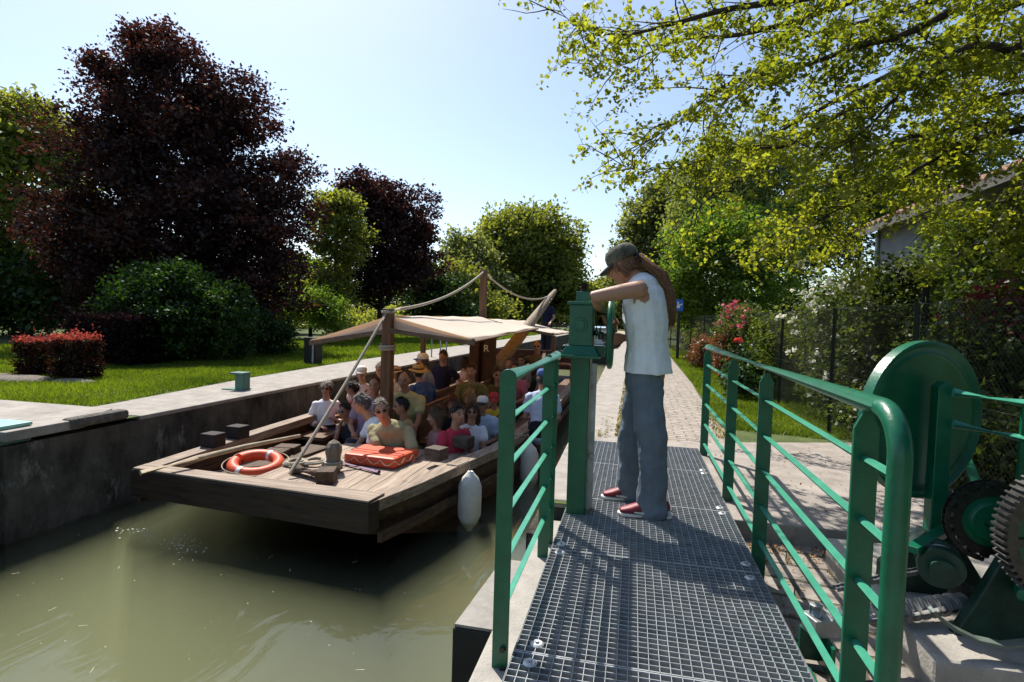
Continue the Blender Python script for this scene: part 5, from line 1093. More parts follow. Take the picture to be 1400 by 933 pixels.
class Person:
    def __init__(s, label, hips, face_deg, sc=1., voxel=.013, group='passengers on the boat', tone=1, head_turn=0, head_tilt=0, head_roll=0):
        s.label, s.sc, s.vox, s.group = label, sc, voxel, group; s.H = Vector(hips); a = R(face_deg)
        s.f = Vector((math.sin(a), math.cos(a), 0)); s.r = Vector((math.cos(a), -math.sin(a), 0)); s.tone = tone
        s.ht, s.tilt, s.roll = head_turn, head_tilt, head_roll; s.a = face_deg
        s.body = MB(); s.top = MB(); s.low = MB(); s.hands = MB(); s.shoes = MB()
    def w(s, x, y, z): return s.H+(s.r*x+s.f*y+Vector((0, 0, z)))*s.sc
    def loft(s, mb, pts, rads, grow=0, side=None): mb.loft(pts, [((a+grow)*s.sc, (b+grow)*s.sc) for a, b in rads], side or s.r, 14)
    def torso(s, lean=(0, 0), width=1., belly=0., female=False, top=True, grow=.012):
        lx, ly = lean; U = Vector((0, 0, 0))
        def at(h): return s.w(lx*h*(.6+.8*h), ly*h*(.6+.8*h), h)
        hs = (-.06, .06, .17, .29, .40, .475, .51); wd = (.165, .160, .140, .155, .172, .150, .085); dp = (.115, .115, .100, .112, .115, .085, .06)
        if female: wd = (.168, .162, .122, .135, .150, .130, .07); dp = (.115, .110, .088, .112, .105, .075, .05)
        pts = [at(h) for h in hs]; rd = [(a*width, b*width+(belly*(.06 if 0 < i < 4 else .02))) for i, (a, b) in enumerate(zip(wd, dp))]
        s.loft(s.body, pts, rd)
        if top: s.loft(s.top, [at(h) for h in hs[:-1]], rd[:-1], grow); 
        s.neck0 = at(.50); s.sh = [at(.455)+s.r*(-.175*s.sc*width*(.9 if female else 1)), at(.455)+s.r*(.175*s.sc*width*(.9 if female else 1))]
        s.hc = s.w(lx*.70*1.05, ly*.70*1.05+.03, .715); s.chest = at(.4)
        s.loft(s.body, [at(.47), s.neck0.lerp(s.hc, .35), s.hc+Vector((0, 0, -.03))*s.sc], [(.062, .062), (.055, .055), (.052, .052)])
    def arm(s, side, hand, pole=(0, -.3, -1), sleeve=.55, grow=.016, grip=.5, palm=(0, 0, -1), fine=False, u=.285, l=.25):
        S = s.sh[side]; Hd = Vector(hand); u, l = u*s.sc, l*s.sc; d = Hd-S; D = min(d.length, (u+l)*.985); dn = d.normalized(); Hd = S+dn*D
        po = s.r*pole[0]*(1 if side else -1)+s.f*pole[1]+Vector((0, 0, pole[2])); po = (po-dn*po.dot(dn)).normalized()
        c = (u*u+D*D-l*l)/(2*D); E = S+dn*c+po*math.sqrt(max(0, u*u-c*c))
        s.loft(s.body, [S, S.lerp(E, .35), E, E.lerp(Hd, .3), Hd], [(.052, .052), (.047, .05), (.036, .038), (.039, .036), (.026, .021)])
        if sleeve > 0:
            if sleeve <= 1: s.loft(s.top, [S+(S-E)*.05, S.lerp(E, .4*sleeve), S.lerp(E, sleeve)], [(.050, .052), (.052, .054), (.053, .053)], grow-.002)
            else: s.loft(s.top, [S+(S-E)*.05, S.lerp(E, .5), E, E.lerp(Hd, min(.92, sleeve-1))], [(.05, .05), (.050, .05), (.044, .044), (.036, .036)], grow-.003)
        s.hand(Hd, (Hd-E).normalized(), side, grip, Vector(palm)); return E
    def hand(s, wp, dr, side, grip=.5, palm=Vector((0, 0, -1))):
        """palm, four unequal bent fingers and a thumb from the palm's side"""
        k = s.sc; pn = (palm-dr*palm.dot(dr)); pn = pn.normalized() if pn.length > .05 else frame(dr)[1]; ac = dr.cross(pn)*(1 if side else -1)
        mb = s.hands
        mb.loft([wp-dr*.015*k, wp+dr*.03*k, wp+dr*.065*k, wp+dr*.088*k], [(.024*k, .018*k), (.036*k, .017*k), (.041*k, .015*k), (.038*k, .012*k)], ac, 10)
        for i, L_ in enumerate((.068, .078, .072, .056)):
            p = wp+dr*.086*k+ac*(.030-.020*i)*k; d_ = dr.copy(); pts = [p-dr*.012*k]
            for j, f in enumerate((.46, .31, .23)):
                d_ = (d_*math.cos(grip*(.55+.25*j))+pn*math.sin(grip*(.55+.25*j))).normalized(); p = p+d_*L_*f*k; pts.append(p)
            mb.tube(pts, [.0098*k, .0095*k, .0082*k, .0062*k], 7)
        p = wp+dr*.022*k+ac*.030*k; d_ = (dr*.6+ac*.75+pn*.25).normalized(); d2 = (dr*.9+ac*.25+pn*(.3+grip*.5)).normalized()
        mb.tube([p-d_*.012*k, p+d_*.032*k, p+d_*.032*k+d2*.030*k], [.0125*k, .0115*k, .0075*k], 7)
    def leg(s, side, knee, ankle, toe, trousers=1., grow=.016, wide=1., shoes=True, foot_only=False):
        sx = 1 if side else -1; Hp = s.w(.085*sx, 0, -.02); K, A = Vector(knee), Vector(ankle)
        s.loft(s.body, [Hp, Hp.lerp(K, .5), K, K.lerp(A, .35), A], [(.082, .082), (.070, .072), (.052, .054), (.052, .054), (.036, .038)])
        q = [(.090, .092), (.078, .08), (.062*wide, .064*wide), (.062*wide, .064*wide), (.058*wide, .062*wide)]
        if trousers >= 1: s.loft(s.low, [Hp, Hp.lerp(K, .5), K, K.lerp(A, .45), K.lerp(A, .93)], q, grow)
        else: s.loft(s.low, [Hp, Hp.lerp(K, .5), Hp.lerp(K, .9)], [q[0], q[1], (.07, .07)], grow)
        T = Vector(toe); u = (T-A); u.z = 0; u.normalize(); z0 = A+Vector((0, 0, -.06))*s.sc
        s.loft(s.shoes, [z0-u*.05*s.sc, z0+u*.05*s.sc+Vector((0, 0, -.0))*s.sc, z0+u*.17*s.sc+Vector((0, 0, -.018))*s.sc], [(.040, .042), (.044, .042), (.040, .026)], 0, u.cross(Vector((0, 0, 1))))
    def sit(s, spread=.11, legs=1., drop=.42, fwd=.43, wide=1.):
        s.loft(s.low, [s.w(0, 0, -.05), s.w(0, 0, .05), s.w(0, 0, .10)], [(.17, .125), (.168, .125), (.155, .11)], .010)
        for sd in (0, 1):
            sx = 1 if sd else -1; K = s.w(spread*sx, fwd, .03); A = s.w(spread*sx*.9, fwd+.02, .03-drop); s.leg(sd, K, A, s.w(spread*sx, fwd+.25, -drop), legs, wide=wide)
    def stand(s, legs=1., spread=.09):
        s.loft(s.low, [s.w(0, 0, -.05), s.w(0, 0, .05), s.w(0, 0, .10)], [(.165, .12), (.163, .12), (.15, .108)], .010)
        for sd in (0, 1): sx = 1 if sd else -1; s.leg(sd, s.w(spread*sx, .03, -.44), s.w(spread*sx, 0, -.86), s.w(spread*sx, .2, -.9), legs)
    def hmat(s):
        return Matrix.Rotation(-R(s.a+s.ht), 3, 'Z') @ Matrix.Rotation(R(s.tilt), 3, 'X') @ Matrix.Rotation(R(s.roll), 3, 'Y')
    hatted = False; hem = None
    def finish(s, top_m, low_m, hair=('brown', 'short'), hat=None, glasses=None, shoe_m=None, top_name='shirt', low_name='trousers', hq=False, smooth=4, bald=False):
        """build the body with its head as one mesh, then hair and clothing as children"""
        s.hatted = s.hatted or bool(hat)
        V, Fc = remeshed(s.body, s.vox, smooth); nu, nv = (96, 80) if hq else (48, 40)
        D = head_grid(nu, nv); P = head_fn(D); M = s.hmat(); hs = s.sc*.98
        mats = [skin_mat(s.tone), lipm, eyem, eyew, hair_mat(hair[0])]
        b = MB(); b.add(V, Fc, 0); off = len(b.f)
        b.add([s.hc+M @ (Vector(p)*hs) for p in P], grid_faces(nu, nv), 0)
        gf = grid_faces(nu, nv)
        for i, f in enumerate(gf[:-2]):
            c = P[list(f)].mean(0)
            if c[1] > .05:
                ax_ = abs(c[0])
                if (ax_/.022)**2+((c[2]+.057)/.0085)**2 < 1: b.m[off+i] = 1
                elif ((ax_-.031)/.0135)**2+((c[2]-.011)/.0055)**2 < 1: b.m[off+i] = 2 if ((ax_-.030)/.0065)**2+((c[2]-.011)/.006)**2 < 1 or not hq else 3
                elif ((ax_-.033)/.021)**2+((c[2]-.031-.003*(ax_/.03))/.0042)**2 < 1: b.m[off+i] = 4
        for sx in (-1, 1):   # ears
            e = MB(); e.ball((sx*.073, -.006, .004), (.010, .019, .031), 10, 8, rot=Matrix.Rotation(R(sx*20), 3, 'Z')); e.ball((sx*.080, .002, .004), (.006, .010, .018), 8, 6)
            b.add([s.hc+M @ (Vector(p)*hs) for p in e.v], e.f, 0)
        b.add(s.hands.v, s.hands.f, 0)
        base = Vector((s.H.x, s.H.y, s.H.z-.45*s.sc))
        o = b.build('person', mats, None, smooth=True, loc=base, angle=None); tag(o, s.label, 'person', s.group); s.o = o
        if s.top.v:
            V, Fc = remeshed(s.top, s.vox*.9, smooth-1)
            if s.hem is not None: Fc = [f for f in Fc if any(V[i].z > s.hem for i in f)]; V = [Vector((v.x, v.y, max(v.z, s.hem))) for v in V]
            t = MB(); t.add(V, Fc); tm = t.build(top_name, top_m, o, smooth=True, angle=None)
            if s.hem is not None: sm_ = tm.modifiers.new('cloth', 'SOLIDIFY'); sm_.thickness = .004
        if s.low.v: V, Fc = remeshed(s.low, s.vox*.9, smooth-1); t = MB(); t.add(V, Fc); t.build(low_name, low_m, o, smooth=True, angle=None)
        if s.shoes.v and not hq: s.shoes.build('shoes', shoe_m or mat('dark shoe', (.04, .035, .03), .6), o, smooth=True, angle=None)
        if not bald or hair[1] != 'none': s.hair(hair, hs, M, o, nu, nv, D)
        if hat: s.hat(hat, hs, M, o)
        if glasses: s.glasses(hs, M, o, glasses)
        return o
    def put(s, mb, hs, M): mb.v = [tuple(s.hc+M @ (Vector(p)*hs)) for p in mb.v]; return mb
    def hair(s, hair, hs, M, o, nu, nv, D):
        col, style = hair; P = head_fn(D); x, y, z = D[:, 0], D[:, 1], D[:, 2]; fr_ = np.arctan2(np.abs(x), y)   # 0 at the face, pi at the nape
        line = np.interp(fr_, [0, .55, .95, 1.35, 1.75, 2.3, 3.15], {'short': [.70, .64, .45, .20, .04, -.42, -.52], 'bald': [1.3, 1.3, .9, .25, .12, -.45, -.55], 'long': [.60, .50, .20, -.25, -.75, -.95, -.98], 'receding': [.86, .82, .5, .02, -.05, -.50, -.58]}['long' if style in ('bob', 'long', 'pony') else style if style in ('bald', 'receding') else 'short'])
        line = line+.09*np.sin(x*19+z*7)*np.sin(y*23+x*11); k = np.clip((z-line)/.13, 0, 1); k = k*k*(3-2*k); th = {'short': .016, 'bald': .006, 'receding': .010, 'bob': .024, 'long': .022, 'pony': .010}[style]
        jit = 1+.35*np.sin(x*31+z*17)*np.sin(y*27+z*23)+.2*np.sin(x*67)*np.sin(y*59+z*41)
        Q = P*(1+(k*th*jit-.004*(k <= .01)-.002)[:, None]/np.linalg.norm(P, axis=1)[:, None]); kv = k > .001
        gf = [f for f in grid_faces(nu, nv)[:-2] if kv[list(f)].any()]+[grid_faces(nu, nv)[-2]]
        m = MB(); m.add([tuple(p) for p in Q], gf)
        if style == 'bob':
            for sx in (-1, 0, 1): m.loft([(sx*.062, -.05 if sx == 0 else -.022, .04), (sx*.072, -.062 if sx == 0 else -.03, -.04), (sx*.066, -.06 if sx == 0 else -.026, -.115)], [(.03 if sx else .062, .045), (.03 if sx else .066, .045), (.018 if sx else .05, .03)], (1, 0, 0), 12)
        if style == 'long':
            for sx in (-1, 0, 1): m.loft([(sx*.06, -.05, .04), (sx*.075, -.07, -.06), (sx*.07, -.08, -.16), (sx*.05, -.085, -.24)], [(.035, .045), (.04, .042), (.04, .035), (.02, .02)], (1, 0, 0), 12)
        r_ = np.random.default_rng(int(s.H.x*1000) % 9999); ids = np.where((k > .25) & (z < (.22 if s.hatted else 9)))[0]; pick = r_.choice(ids, min(len(ids)*3, 420)); nrm = D[pick]
        down = np.array((0, -.35, -1.))-nrm*(nrm @ np.array((0, -.35, -1.)))[:, None]; down /= np.linalg.norm(down, axis=1)[:, None]+1e-6; down += r_.normal(size=down.shape)*.28; side = np.cross(nrm, down); side /= np.linalg.norm(side, axis=1)[:, None]+1e-6
        L_ = ({'bald': .018, 'receding': .025, 'short': .032}.get(style, .055)*(.6+.8*r_.random(len(pick))))[:, None]; b0_ = Q[pick]-nrm*.003
        for q0, q1, q2, q3 in zip(b0_-side*.004, b0_+side*.004, b0_+down*L_+nrm*.008+side*.0015, b0_+down*L_+nrm*.008-side*.0015): m.add([tuple(q0), tuple(q1), tuple(q2), tuple(q3)], [(0, 1, 2, 3)])
        s.put(m, hs, M); m.build('hair', hair_mat(col), o, smooth=True, angle=None)
    def hat(s, hat, hs, M, o):
        kind, m_ = hat[0], hat[1]; q = MB()
        if kind == 'cap':
            q.lathe([(.0855, .030), (.0875, .055), (.085, .085), (.072, .114), (.045, .130), (.0001, .135)], (0, -.012, 0), (0, 0, 1), 28)
            q.v = [(p[0], p[1]*1.2 if p[1] > -.012 else p[1]*1.2-.004, p[2]) for p in q.v]
            V = []; n_ = 13; hs_ = []
            for i in range(n_):
                a = -1.15+2.3*i/(n_-1)
                for (rr_, dz) in ((.080, .036), (.11, .034), (.165, .016)):
                    f = math.cos(a*.95); V.append((math.sin(a)*.084*(1 if rr_ < .1 else .98), -.012+math.cos(a)*.095+(rr_-.08)*f*.95, dz-.012*abs(math.sin(a))*(rr_-.08)/.08))
            b2 = MB(); fs = [(i*3+j, i*3+j+1, (i+1)*3+j+1, (i+1)*3+j) for i in range(n_-1) for j in range(2)]; b2.add(V, fs)
            s.put(q, hs, M); c = q.build('cap', m_, o, smooth=True, angle=None)
            s.put(b2, hs, M); v_ = b2.build('visor', hat[2] if len(hat) > 2 else m_, c, smooth=True, angle=None); md_ = v_.modifiers.new('t', 'SOLIDIFY'); md_.thickness = .006; return
        q.lathe([(.155, .016), (.150, .024), (.10, .036), (.088, .042), (.088, .075), (.080, .110), (.062, .124), (.035, .116), (.0001, .112)], (0, -.008, 0), (0, 0, 1), 32)
        q.v = [(p[0], p[1]*1.14, p[2]+.012*math.cos(2*math.atan2(p[1], p[0]))*(math.hypot(p[0], p[1]) > .12)) for p in q.v]
        s.put(q, hs, M); h = q.build('hat', m_, o, smooth=True, angle=None); md_ = h.modifiers.new('t', 'SOLIDIFY'); md_.thickness = .005
        b2 = MB(); b2.lathe([(.0895, .040), (.0905, .05), (.0895, .064)], (0, -.008, 0), (0, 0, 1), 32); b2.v = [(p[0], p[1]*1.14, p[2]) for p in b2.v]; s.put(b2, hs, M); b2.build('hat_band', mat('hat band', (.05, .03, .02), .7), h, smooth=True)
    def glasses(s, hs, M, o, kind):
        q = MB(); dz = .0 if kind != 'up' else .075; dy = 0 if kind != 'up' else -.02
        for sx in (-1, 1): q.ball((sx*.032, .090+dy, .010+dz), (.025, .008, .017), 12, 8, rot=Matrix.Rotation(R(-sx*14), 3, 'Z')); q.tube([(sx*.056, .082+dy, .014+dz), (sx*.076, .04+dy, .014+dz), (sx*.080, -.01, .012+dz)], .003, 5)
        q.tube([(-.012, .099+dy, .015+dz), (.012, .099+dy, .015+dz)], .003, 5); s.put(q, hs, M); q.build('sunglasses', shade_m, o, smooth=True, angle=None)

def folds(ob, amount, size):
    tx = bpy.data.textures.get('folds %d' % int(size*100)) or bpy.data.textures.new('folds %d' % int(size*100), 'CLOUDS'); tx.noise_scale = size; tx.noise_depth = 2
    dm = ob.modifiers.new('folds', 'DISPLACE'); dm.texture = tx; dm.strength = amount; dm.mid_level = .42; dm.texture_coords = 'LOCAL'
def passenger(label, hp, depth, face, posture='sit', top=(.7, .7, .7), low=(.05, .05, .07), hair=('brown', 'short'), hat=None, glasses=None, tone=1, sc=1., lean=(0, 0), width=1., belly=0, female=False, hands=None, sleeve=.55, legs=1., turn=0, tilt=0, top_name='shirt', strap=None, low_name='trousers', poles=None, roll=0):
    """placed by where the head is seen and how far away it is"""
    rs = np.random.default_rng(hp[0]*7+hp[1])
    if lean == (0, 0) and posture == 'sit': lean = (rs.uniform(-.12, .12), rs.uniform(-.06, .20))
    if tilt == 0: tilt = rs.uniform(-9, 4)
    if roll == 0: roll = rs.uniform(-7, 7)
    turn += rs.uniform(-9, 9)
    if hands is None and posture == 'sit':
        hands = [((-.12, .30, .13), (.12, .30, .13)), ((-.03, .26, .12), (.05, .27, .12)), ((-.22, .36, .08), (.14, .34, .10)), ((-.10, .30, .12), (.08, .24, .46)), ((-.06, .24, .22), (.10, .22, .20))][int(rs.integers(0, 5))]
    head = PD(hp[0], hp[1], depth); a = R(face); f = Vector((math.sin(a), math.cos(a), 0)); r_ = Vector((math.cos(a), -math.sin(a), 0)); lx, ly = lean
    hips = head-(r_*(lx*.70*1.05)+f*(ly*.70*1.05+.03)+Vector((0, 0, .715)))*sc
    p = Person(label, hips, face, sc, tone=tone, head_turn=turn, head_tilt=tilt, head_roll=roll)
    p.torso(lean, width, belly, female)
    hd = hands or ((-.12, .30, .13), (.12, .30, .13)); pl_ = poles or ((.6, -.4, -.8), (.6, -.4, -.8))
    for sd in (0, 1): p.arm(sd, p.w(*hd[sd]), pl_[sd], sleeve, palm=(0, 0, -1))
    (p.sit if posture == 'sit' else p.stand)(legs=legs)
    cm = lambda c: cloth('%d_%d_%d' % tuple(int(v*100) for v in c), c)
    o = p.finish(cm(top), cm(low), hair, hat, glasses, top_name=top_name, low_name='shorts' if legs < 1 else low_name)
    for ob in o.children:
        if ob.name.startswith(('shirt', 'jacket', 'trousers', 'shorts')): folds(ob, .024, .09)
    if strap:
        q = MB(); w_ = .155*width; pts = []
        for i in range(13):
            t_ = i/12; x = -w_*.55+(w_*1.5)*t_; h = .47-.42*t_; pts.append(p.w(lx*h*(.6+.8*h)+x, ly*h*(.6+.8*h)+(.128+belly*.06)*math.sqrt(max(.05, 1-(x/(w_*1.35))**2))+.012, h))
        q.tube(pts, .013, 6); q.build('bag_strap', cloth('strap', strap), o, smooth=True)
    return o
wc = cloth('white cap', (.72, .72, .70)); bc = cloth('blue cap', (.10, .16, .38)); rc = cloth('red cap', (.45, .05, .05)); kc = cloth('dark visor', (.03, .03, .035)); straw = mat('straw', (.50, .34, .14), .85, 0, .25, 60, .003, 150)
SH = .45
passenger('woman in white jacket and sunglasses standing by the left gunwale', (446, 532), 8.3, 150, 'stand', (.80, .79, .82), (.02, .02, .022), ('brown', 'pony'), None, 'on', 1, .93, female=True, sleeve=1.45, hands=((-.26, .12, .10), (.08, .22, .16)), turn=10, top_name='jacket')
passenger('man with white cap and brown strap across a pale pink shirt', (494, 511), 9.2, 165, 'sit', (.62, .48, .44), (.10, .09, .08), ('brown', 'short'), ('cap', wc, wc), None, 1, 1, strap=(.10, .05, .03))
passenger('dark haired person in red looking away towards the left quay', (482, 532), 8.4, 255, 'sit', (.42, .07, .10), (.05, .05, .06), ('black', 'short'), None, None, 2, .92, hands=((-.1, .42, .25), (.12, .40, .25)))
passenger('man in sunglasses and dark shirt leaning low behind the white polo', (472, 562), 7.6, 200, 'sit', (.03, .03, .04), (.04, .04, .05), ('black', 'short'), None, 'on', 2, .95, lean=(0, .25), tilt=-8)
passenger('balding man in a mauve shirt in front of the post', (513, 527), 7.3, 170, 'sit', (.30, .22, .30), (.05, .05, .07), ('brown', 'receding'), None, None, 2, 1.03, width=1.1, belly=.4, turn=-8)
passenger('grey haired man in white polo bending sideways over his knee', (494, 553), 6.75, 235, 'sit', (.80, .80, .82), (.035, .035, .05), ('grey', 'short'), None, None, 1, 1.02, lean=(.05, .42), width=1.05, belly=.2, legs=.5, hands=((-.30, .50, -.02), (.10, .62, -.10)), turn=10, tilt=-4)
passenger('stout man in olive shirt and sunglasses resting on the orange raft', (521, 561), 6.25, 178, 'sit', (.34, .30, .17), (.10, .10, .07), ('ash', 'receding'), None, 'on', 1, 1.05, lean=(.16, .45), width=1.18, belly=.7, hands=((-.34, .62, .16), (-.12, .66, .15)), turn=-22, tilt=-6, roll=12, sleeve=.75)
passenger('woman with short black hair and glasses in a tan top', (549, 556), 6.9, 215, 'sit', (.42, .30, .14), (.30, .26, .2), ('black', 'short'), None, 'on', 2, .92, female=True, sleeve=0, turn=30)
passenger('man in white shirt half hidden behind the awning post', (520, 506), 9.5, 180, 'sit', (.78, .79, .82), (.06, .06, .08), ('ash', 'short'), None, None, 1, 1)
passenger('woman in floppy sun hat right of the post', (541, 510), 9.7, 185, 'sit', (.70, .64, .62), (.1, .1, .1), ('auburn', 'bob'), ('brim', cloth('cream hat', (.55, .44, .32))), None, 1, .93, female=True)
passenger('bald man in pale yellow checked shirt sitting right of the post', (553, 520), 7.5, 172, 'sit', (.52, .49, .24), (.045, .035, .025), ('brown', 'bald'), None, None, 1, 1.05, lean=(0, .18), width=1.12, belly=.5, legs=.6, hands=((-.17, .42, .04), (.18, .40, .02)), tilt=-8)
passenger('man in straw hat and blue shirt turned towards the quay', (571, 508), 8.9, 300, 'sit', (.06, .12, .33), (.20, .17, .12), ('ash', 'short'), ('brim', straw), None, 1, 1.02, width=1.05, hands=((-.16, .34, .10), (.30, .22, .0)), legs=.6, turn=20)
passenger('man in blue and white cap behind the straw hat', (577, 493), 9.9, 260, 'sit', (.25, .30, .45), (.12, .12, .14), ('grey', 'short'), ('cap', wc, bc), None, 1, 1.02)
passenger('man in navy polo and khaki trousers perched on the left gunwale', (606, 488), 10.8, 195, 'sit', (.020, .018, .04), (.32, .25, .17), ('brown', 'short'), None, None, 1, 1.03, hands=((-.30, -.05, .02), (.16, .30, .08)), turn=-10)
passenger('dark haired woman turned away in a pale pink top', (636, 497), 11.6, 30, 'sit', (.60, .46, .42), (.25, .2, .15), ('brown', 'bob'), None, None, 1, .95, female=True, sleeve=0)
passenger('man in olive polo with dark strap left of the mast cheeks', (644, 508), 8.8, 160, 'sit', (.17, .145, .055), (.08, .07, .05), ('brown', 'short'), None, None, 1, 1.04, strap=(.03, .03, .03), turn=15)
passenger('short haired woman in brown green top beside the mast', (680, 513), 9.3, 200, 'sit', (.10, .085, .035), (.05, .05, .05), ('brown', 'short'), None, 'on', 1, .95, female=True, turn=-40, sleeve=.45)
passenger('blond woman seated in the middle row', (642, 546), 7.9, 185, 'sit', (.35, .30, .24), (.08, .08, .08), ('blond', 'bob'), None, None, 1, .93, female=True)
passenger('long auburn haired woman in black top behind the red shirt', (619, 553), 7.5, 170, 'sit', (.02, .02, .022), (.04, .04, .04), ('auburn', 'long'), None, None, 1, .93, female=True, sleeve=0, lean=(-.05, .1))
passenger('woman with ash bob in pink top looking left', (596, 571), 6.75, 235, 'sit', (.42, .22, .22), (.02, .02, .022), ('ash', 'bob'), None, None, 1, .95, female=True, sleeve=.2, hands=((-.12, .36, .14), (.18, .30, .12)))
passenger('dark haired woman in bright red top turned to the right', (625, 567), 6.55, 130, 'sit', (.50, .045, .085), (.03, .03, .035), ('black', 'short'), None, None, 1, .97, female=True, sleeve=.5, turn=-15)
passenger('woman in white shirt and sunglasses right of the red top', (646, 563), 6.95, 165, 'sit', (.76, .76, .80), (.04, .045, .07), ('brown', 'long'), None, 'on', 1, .94, female=True, sleeve=.4, turn=10)
passenger('boy in white cap and light blue shirt by the right gunwale', (659, 553), 7.4, 170, 'sit', (.45, .55, .75), (.04, .045, .07), ('brown', 'short'), ('cap', wc, kc), None, 1, .88, turn=20, sleeve=.6)
passenger('child in red cap and yellow shirt with a camera strap', (675, 547), 7.9, 172, 'sit', (.62, .47, .06), (.05, .05, .08), ('black', 'short'), ('cap', rc, rc), None, 1, .82, strap=(.02, .02, .02))
passenger('person in blue cap and pale striped shirt seen from behind', (742, 517), 7.9, -10, 'sit', (.48, .54, .72), (.02, .02, .03), ('grey', 'short'), ('cap', bc, bc), None, 1, 1.02, lean=(0, .3), sleeve=.6)
passenger('bald man in brown shirt with arms spread along the bench back', (734, 474), 12.2, 175, 'sit', (.15, .12, .07), (.06, .05, .04), ('brown', 'bald'), None, 'on', 1, 1.05, width=1.1, hands=((-.62, .0, .36), (.62, .0, .34)), poles=((.2, -.6, -.3), (.2, -.6, -.3)), sleeve=.4, strap=(.12, .02, .02))
passenger('person in pink red shirt beneath the rear awning', (705, 505), 9.6, 185, 'sit', (.50, .14, .18), (.05, .05, .06), ('brown', 'short'), None, None, 1, .95)
passenger('grey haired person in the shade behind the railing corner', (696, 498), 10.6, 175, 'sit', (.10, .10, .12), (.05, .05, .06), ('ash', 'short'), None, None, 1, .97)
passenger('dark haired passenger far back under the rear awning', (712, 494), 11.4, 180, 'sit', (.20, .18, .16), (.05, .05, .06), ('black', 'short'), None, 'on', 2, .97)
hl = passenger('helmsman in navy shirt and white cap standing at the stern', (748, 411), 17.6, 200, 'stand', (.018, .022, .045), (.03, .03, .04), ('brown', 'short'), ('cap', bc, wc), None, 1, 1.02, hands=((-.28, .26, .05), (.28, .24, .05)))
hl['group'] = 'boat crew'

# ---- the man at the wheel, built with more care
HX_ = Vector((.075, 3.62, .94)); mp_ = Person('man in cap and white sleeveless shirt turning the green wheel', HX_, -84, 1.0, .0075, None, 1, 4, -26, 0)
p = mp_
def at(h, ly=.10): return p.w(0, -.02+ly*h*(.5+h), h)
hs_ = (-.06, .05, .15, .28, .40, .485, .525); wd = (.158, .150, .140, .160, .182, .160, .08); dp = (.108, .106, .100, .116, .120, .092, .062)
p.loft(p.body, [at(h) for h in hs_], list(zip(wd, dp)))
p.neck0 = at(.52); p.hc = p.w(0, .160, .632); p.sh = [at(.478)+p.r*-.195, at(.478)+p.r*.195]
p.loft(p.body, [at(.46), p.neck0.lerp(p.hc, .4), p.hc+Vector((0, 0, -.03))], [(.07, .07), (.060, .062), (.054, .056)])
# vest with arm holes: torso shell plus shoulder straps
p.loft(p.top, [at(h) for h in (-.13, -.04, .06, .15, .28, .40, .465, .50)], [(a+.020, b+.022) for a, b in ((.176, .136), (.173, .132), (.160, .120), (.148, .106), (.160, .118), (.160, .118), (.142, .100), (.115, .082))])
hw = WC+Vector((-.02, -.06, .19))
E1 = p.arm(0, WC+Vector((-.032, .02, .105)), (1.0, .5, .45), 0, grip=1.15, palm=(.25, .35, -1))
E2 = p.arm(1, WC+Vector((.075, .03, -.03)), (.5, -.3, -.9), 0, grip=1.2, palm=(-1, 0, 0))
p.loft(p.low, [p.w(0, 0, -.10), p.w(0, 0, -.03), p.w(0, 0, .0)], [(.160, .116), (.154, .108), (.146, .102)], .008)
gz = .085
legs_ = ((0, (.145, 3.52), (.150, 3.56)), (1, (.02, 3.78), (.03, 3.86)))
for sd, kx, ax_ in legs_:
    K = Vector((kx[0], kx[1], .49)); A = Vector((ax_[0], ax_[1], .10)); Hp = p.w(.085*(1 if sd else -1), 0, -.02)
    p.loft(p.body, [Hp, Hp.lerp(K, .5), K, K.lerp(A, .35), A], [(.08, .08), (.068, .07), (.05, .052), (.05, .052), (.036, .038)])
    p.loft(p.low, [Hp, Hp.lerp(K, .35), Hp.lerp(K, .7), K, K.lerp(A, .25), K.lerp(A, .5), K.lerp(A, .75), K.lerp(A, .9), Vector((A.x+.01, A.y, .035))], [(.085, .094), (.087, .100), (.080, .093), (.077, .089), (.075, .089), (.074, .085), (.077, .089), (.076, .094), (.078, .098)], .004)
mp_.hem = .905; mp_.hatted = True
vest = cloth('white vest', (.80, .81, .82)); jeans = mat('grey blue trousers', (.15, .18, .22), .92, 0, .14, 11, .016, 7, spec=.15)
o = p.finish(vest, jeans, ('long', 'pony'), None, None, hq=True, smooth=5)
for ob in o.children:
    if ob.name.startswith(('shirt', 'trousers')):
        tx = bpy.data.textures.new('folds', 'CLOUDS'); tx.noise_scale = .11 if ob.name.startswith('shirt') else .16; tx.noise_depth = 2
        dm = ob.modifiers.new('folds', 'DISPLACE'); dm.texture = tx; dm.strength = .022 if ob.name.startswith('shirt') else .045; dm.mid_level = .5; dm.texture_coords = 'LOCAL'
M = p.hmat()
p.hat(('cap', mat('camouflage cap', (.06, .062, .045), .85, 0, .4, 16, .003, 40, (.16, .155, .11)), mat('dark olive visor', (.035, .036, .03), .8)), 1.0, M, o)
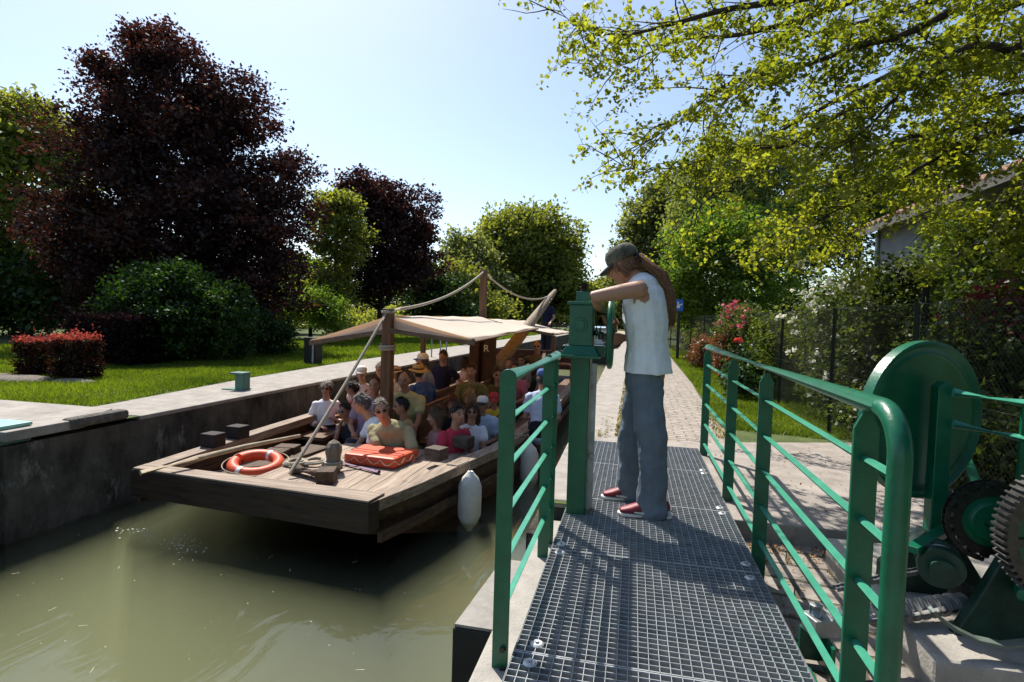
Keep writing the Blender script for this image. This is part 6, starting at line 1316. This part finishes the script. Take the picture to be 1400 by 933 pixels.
# ponytail: wavy strands from the nape over the shoulder blade
r5 = np.random.default_rng(3); q = MB(); nape = p.hc+M @ Vector((0, -.115, .005)); dn = [nape+M @ Vector((0, .05, .03)), nape, p.w(0, -.085, .57), p.w(0, -.128, .48), p.w(0, -.150, .37), p.w(0, -.155, .27)]
q.tube(dn, [.040, .027, .024, .022, .016, .004], 12)
for k in range(150):
    a = r5.uniform(0, 6.28); rd = r5.uniform(.6, 1.25); pts = []
    ph = r5.uniform(0, 6.28)
    for i, c_ in enumerate(dn):
        w_ = (.03, .030, .031, .032, .029, .022)[i]*rd; pts.append(c_+p.r*w_*math.cos(a)+p.f*w_*.8*math.sin(a)+Vector((0, 0, r5.normal()*.012))+p.r*.008*math.sin(ph+i*2))
    q.tube(pts, [.0045, .005, .005, .0045, .0035, .001], 4)
q.build('ponytail', hair_mat('long'), o, smooth=True, angle=None)
q = MB(); q.tube([dn[1]+Vector((.0, 0, .0))+p.r*.046*math.cos(a)+(p.f*.4+Vector((0, 0, .9))).normalized()*.046*math.sin(a) for a in [2*math.pi*i/20 for i in range(20)]], .008, 6, closed=True); q.build('hair_tie', kc, o, smooth=True)
# red trainers with pale side stripe and sole
redm = mat('dark red shoe', (.20, .018, .03), .5, 0, .2, 20, .001); solem = mat('pale sole', (.62, .60, .57), .6)
for sd, kx, ax_ in legs_:
    ax0 = Vector((ax_[0]+.02, ax_[1], 0)); fw = Vector((-1, -.10, 0)).normalized(); sdv = fw.cross(Vector((0, 0, 1)))
    q = MB(); q.loft([ax0+fw*-.065+Vector((0, 0, .062)), ax0+Vector((0, 0, .068)), ax0+fw*.075+Vector((0, 0, .056)), ax0+fw*.145+Vector((0, 0, .042)), ax0+fw*.205+Vector((0, 0, .032))], [(.038, .046), (.042, .052), (.044, .040), (.047, .028), (.036, .016)], sdv, 16)
    V, Fc = remeshed(q, .006, 4); q = MB(); q.add(V, Fc); sh = q.build('shoe', redm, o, smooth=True, angle=None)
    q = MB(); pr = [(-.105, .030), (-.085, .040), (.0, .041), (.07, .046), (.14, .051), (.20, .044), (.228, .018)]
    q.prism([ax0+fw*a+sdv*b+Vector((0, 0, .002)) for a, b in pr]+[ax0+fw*a-sdv*b+Vector((0, 0, .002)) for a, b in reversed(pr)], (0, 0, .020)); q.build('sole', solem, sh, bevel=.006)
    for sx in (-1, 1):
        q = MB(); pts = [ax0+fw*a+sdv*sx*b+Vector((0, 0, z)) for a, b, z in ((-.10, .030, .055), (-.06, .043, .040), (0, .0475, .032), (.06, .050, .032), (.13, .050, .036))]; q.tube(pts, [.008, .011, .012, .010, .004], 6); q.build('side_stripe', solem, sh, smooth=True)
    q = MB(); q.tube([ax0+fw*(.05+.02*i)+sdv*(.024 if i % 2 else -.024)+Vector((0, 0, .105-.011*i)) for i in range(6)], .004, 5); q.build('lace', solem, sh)
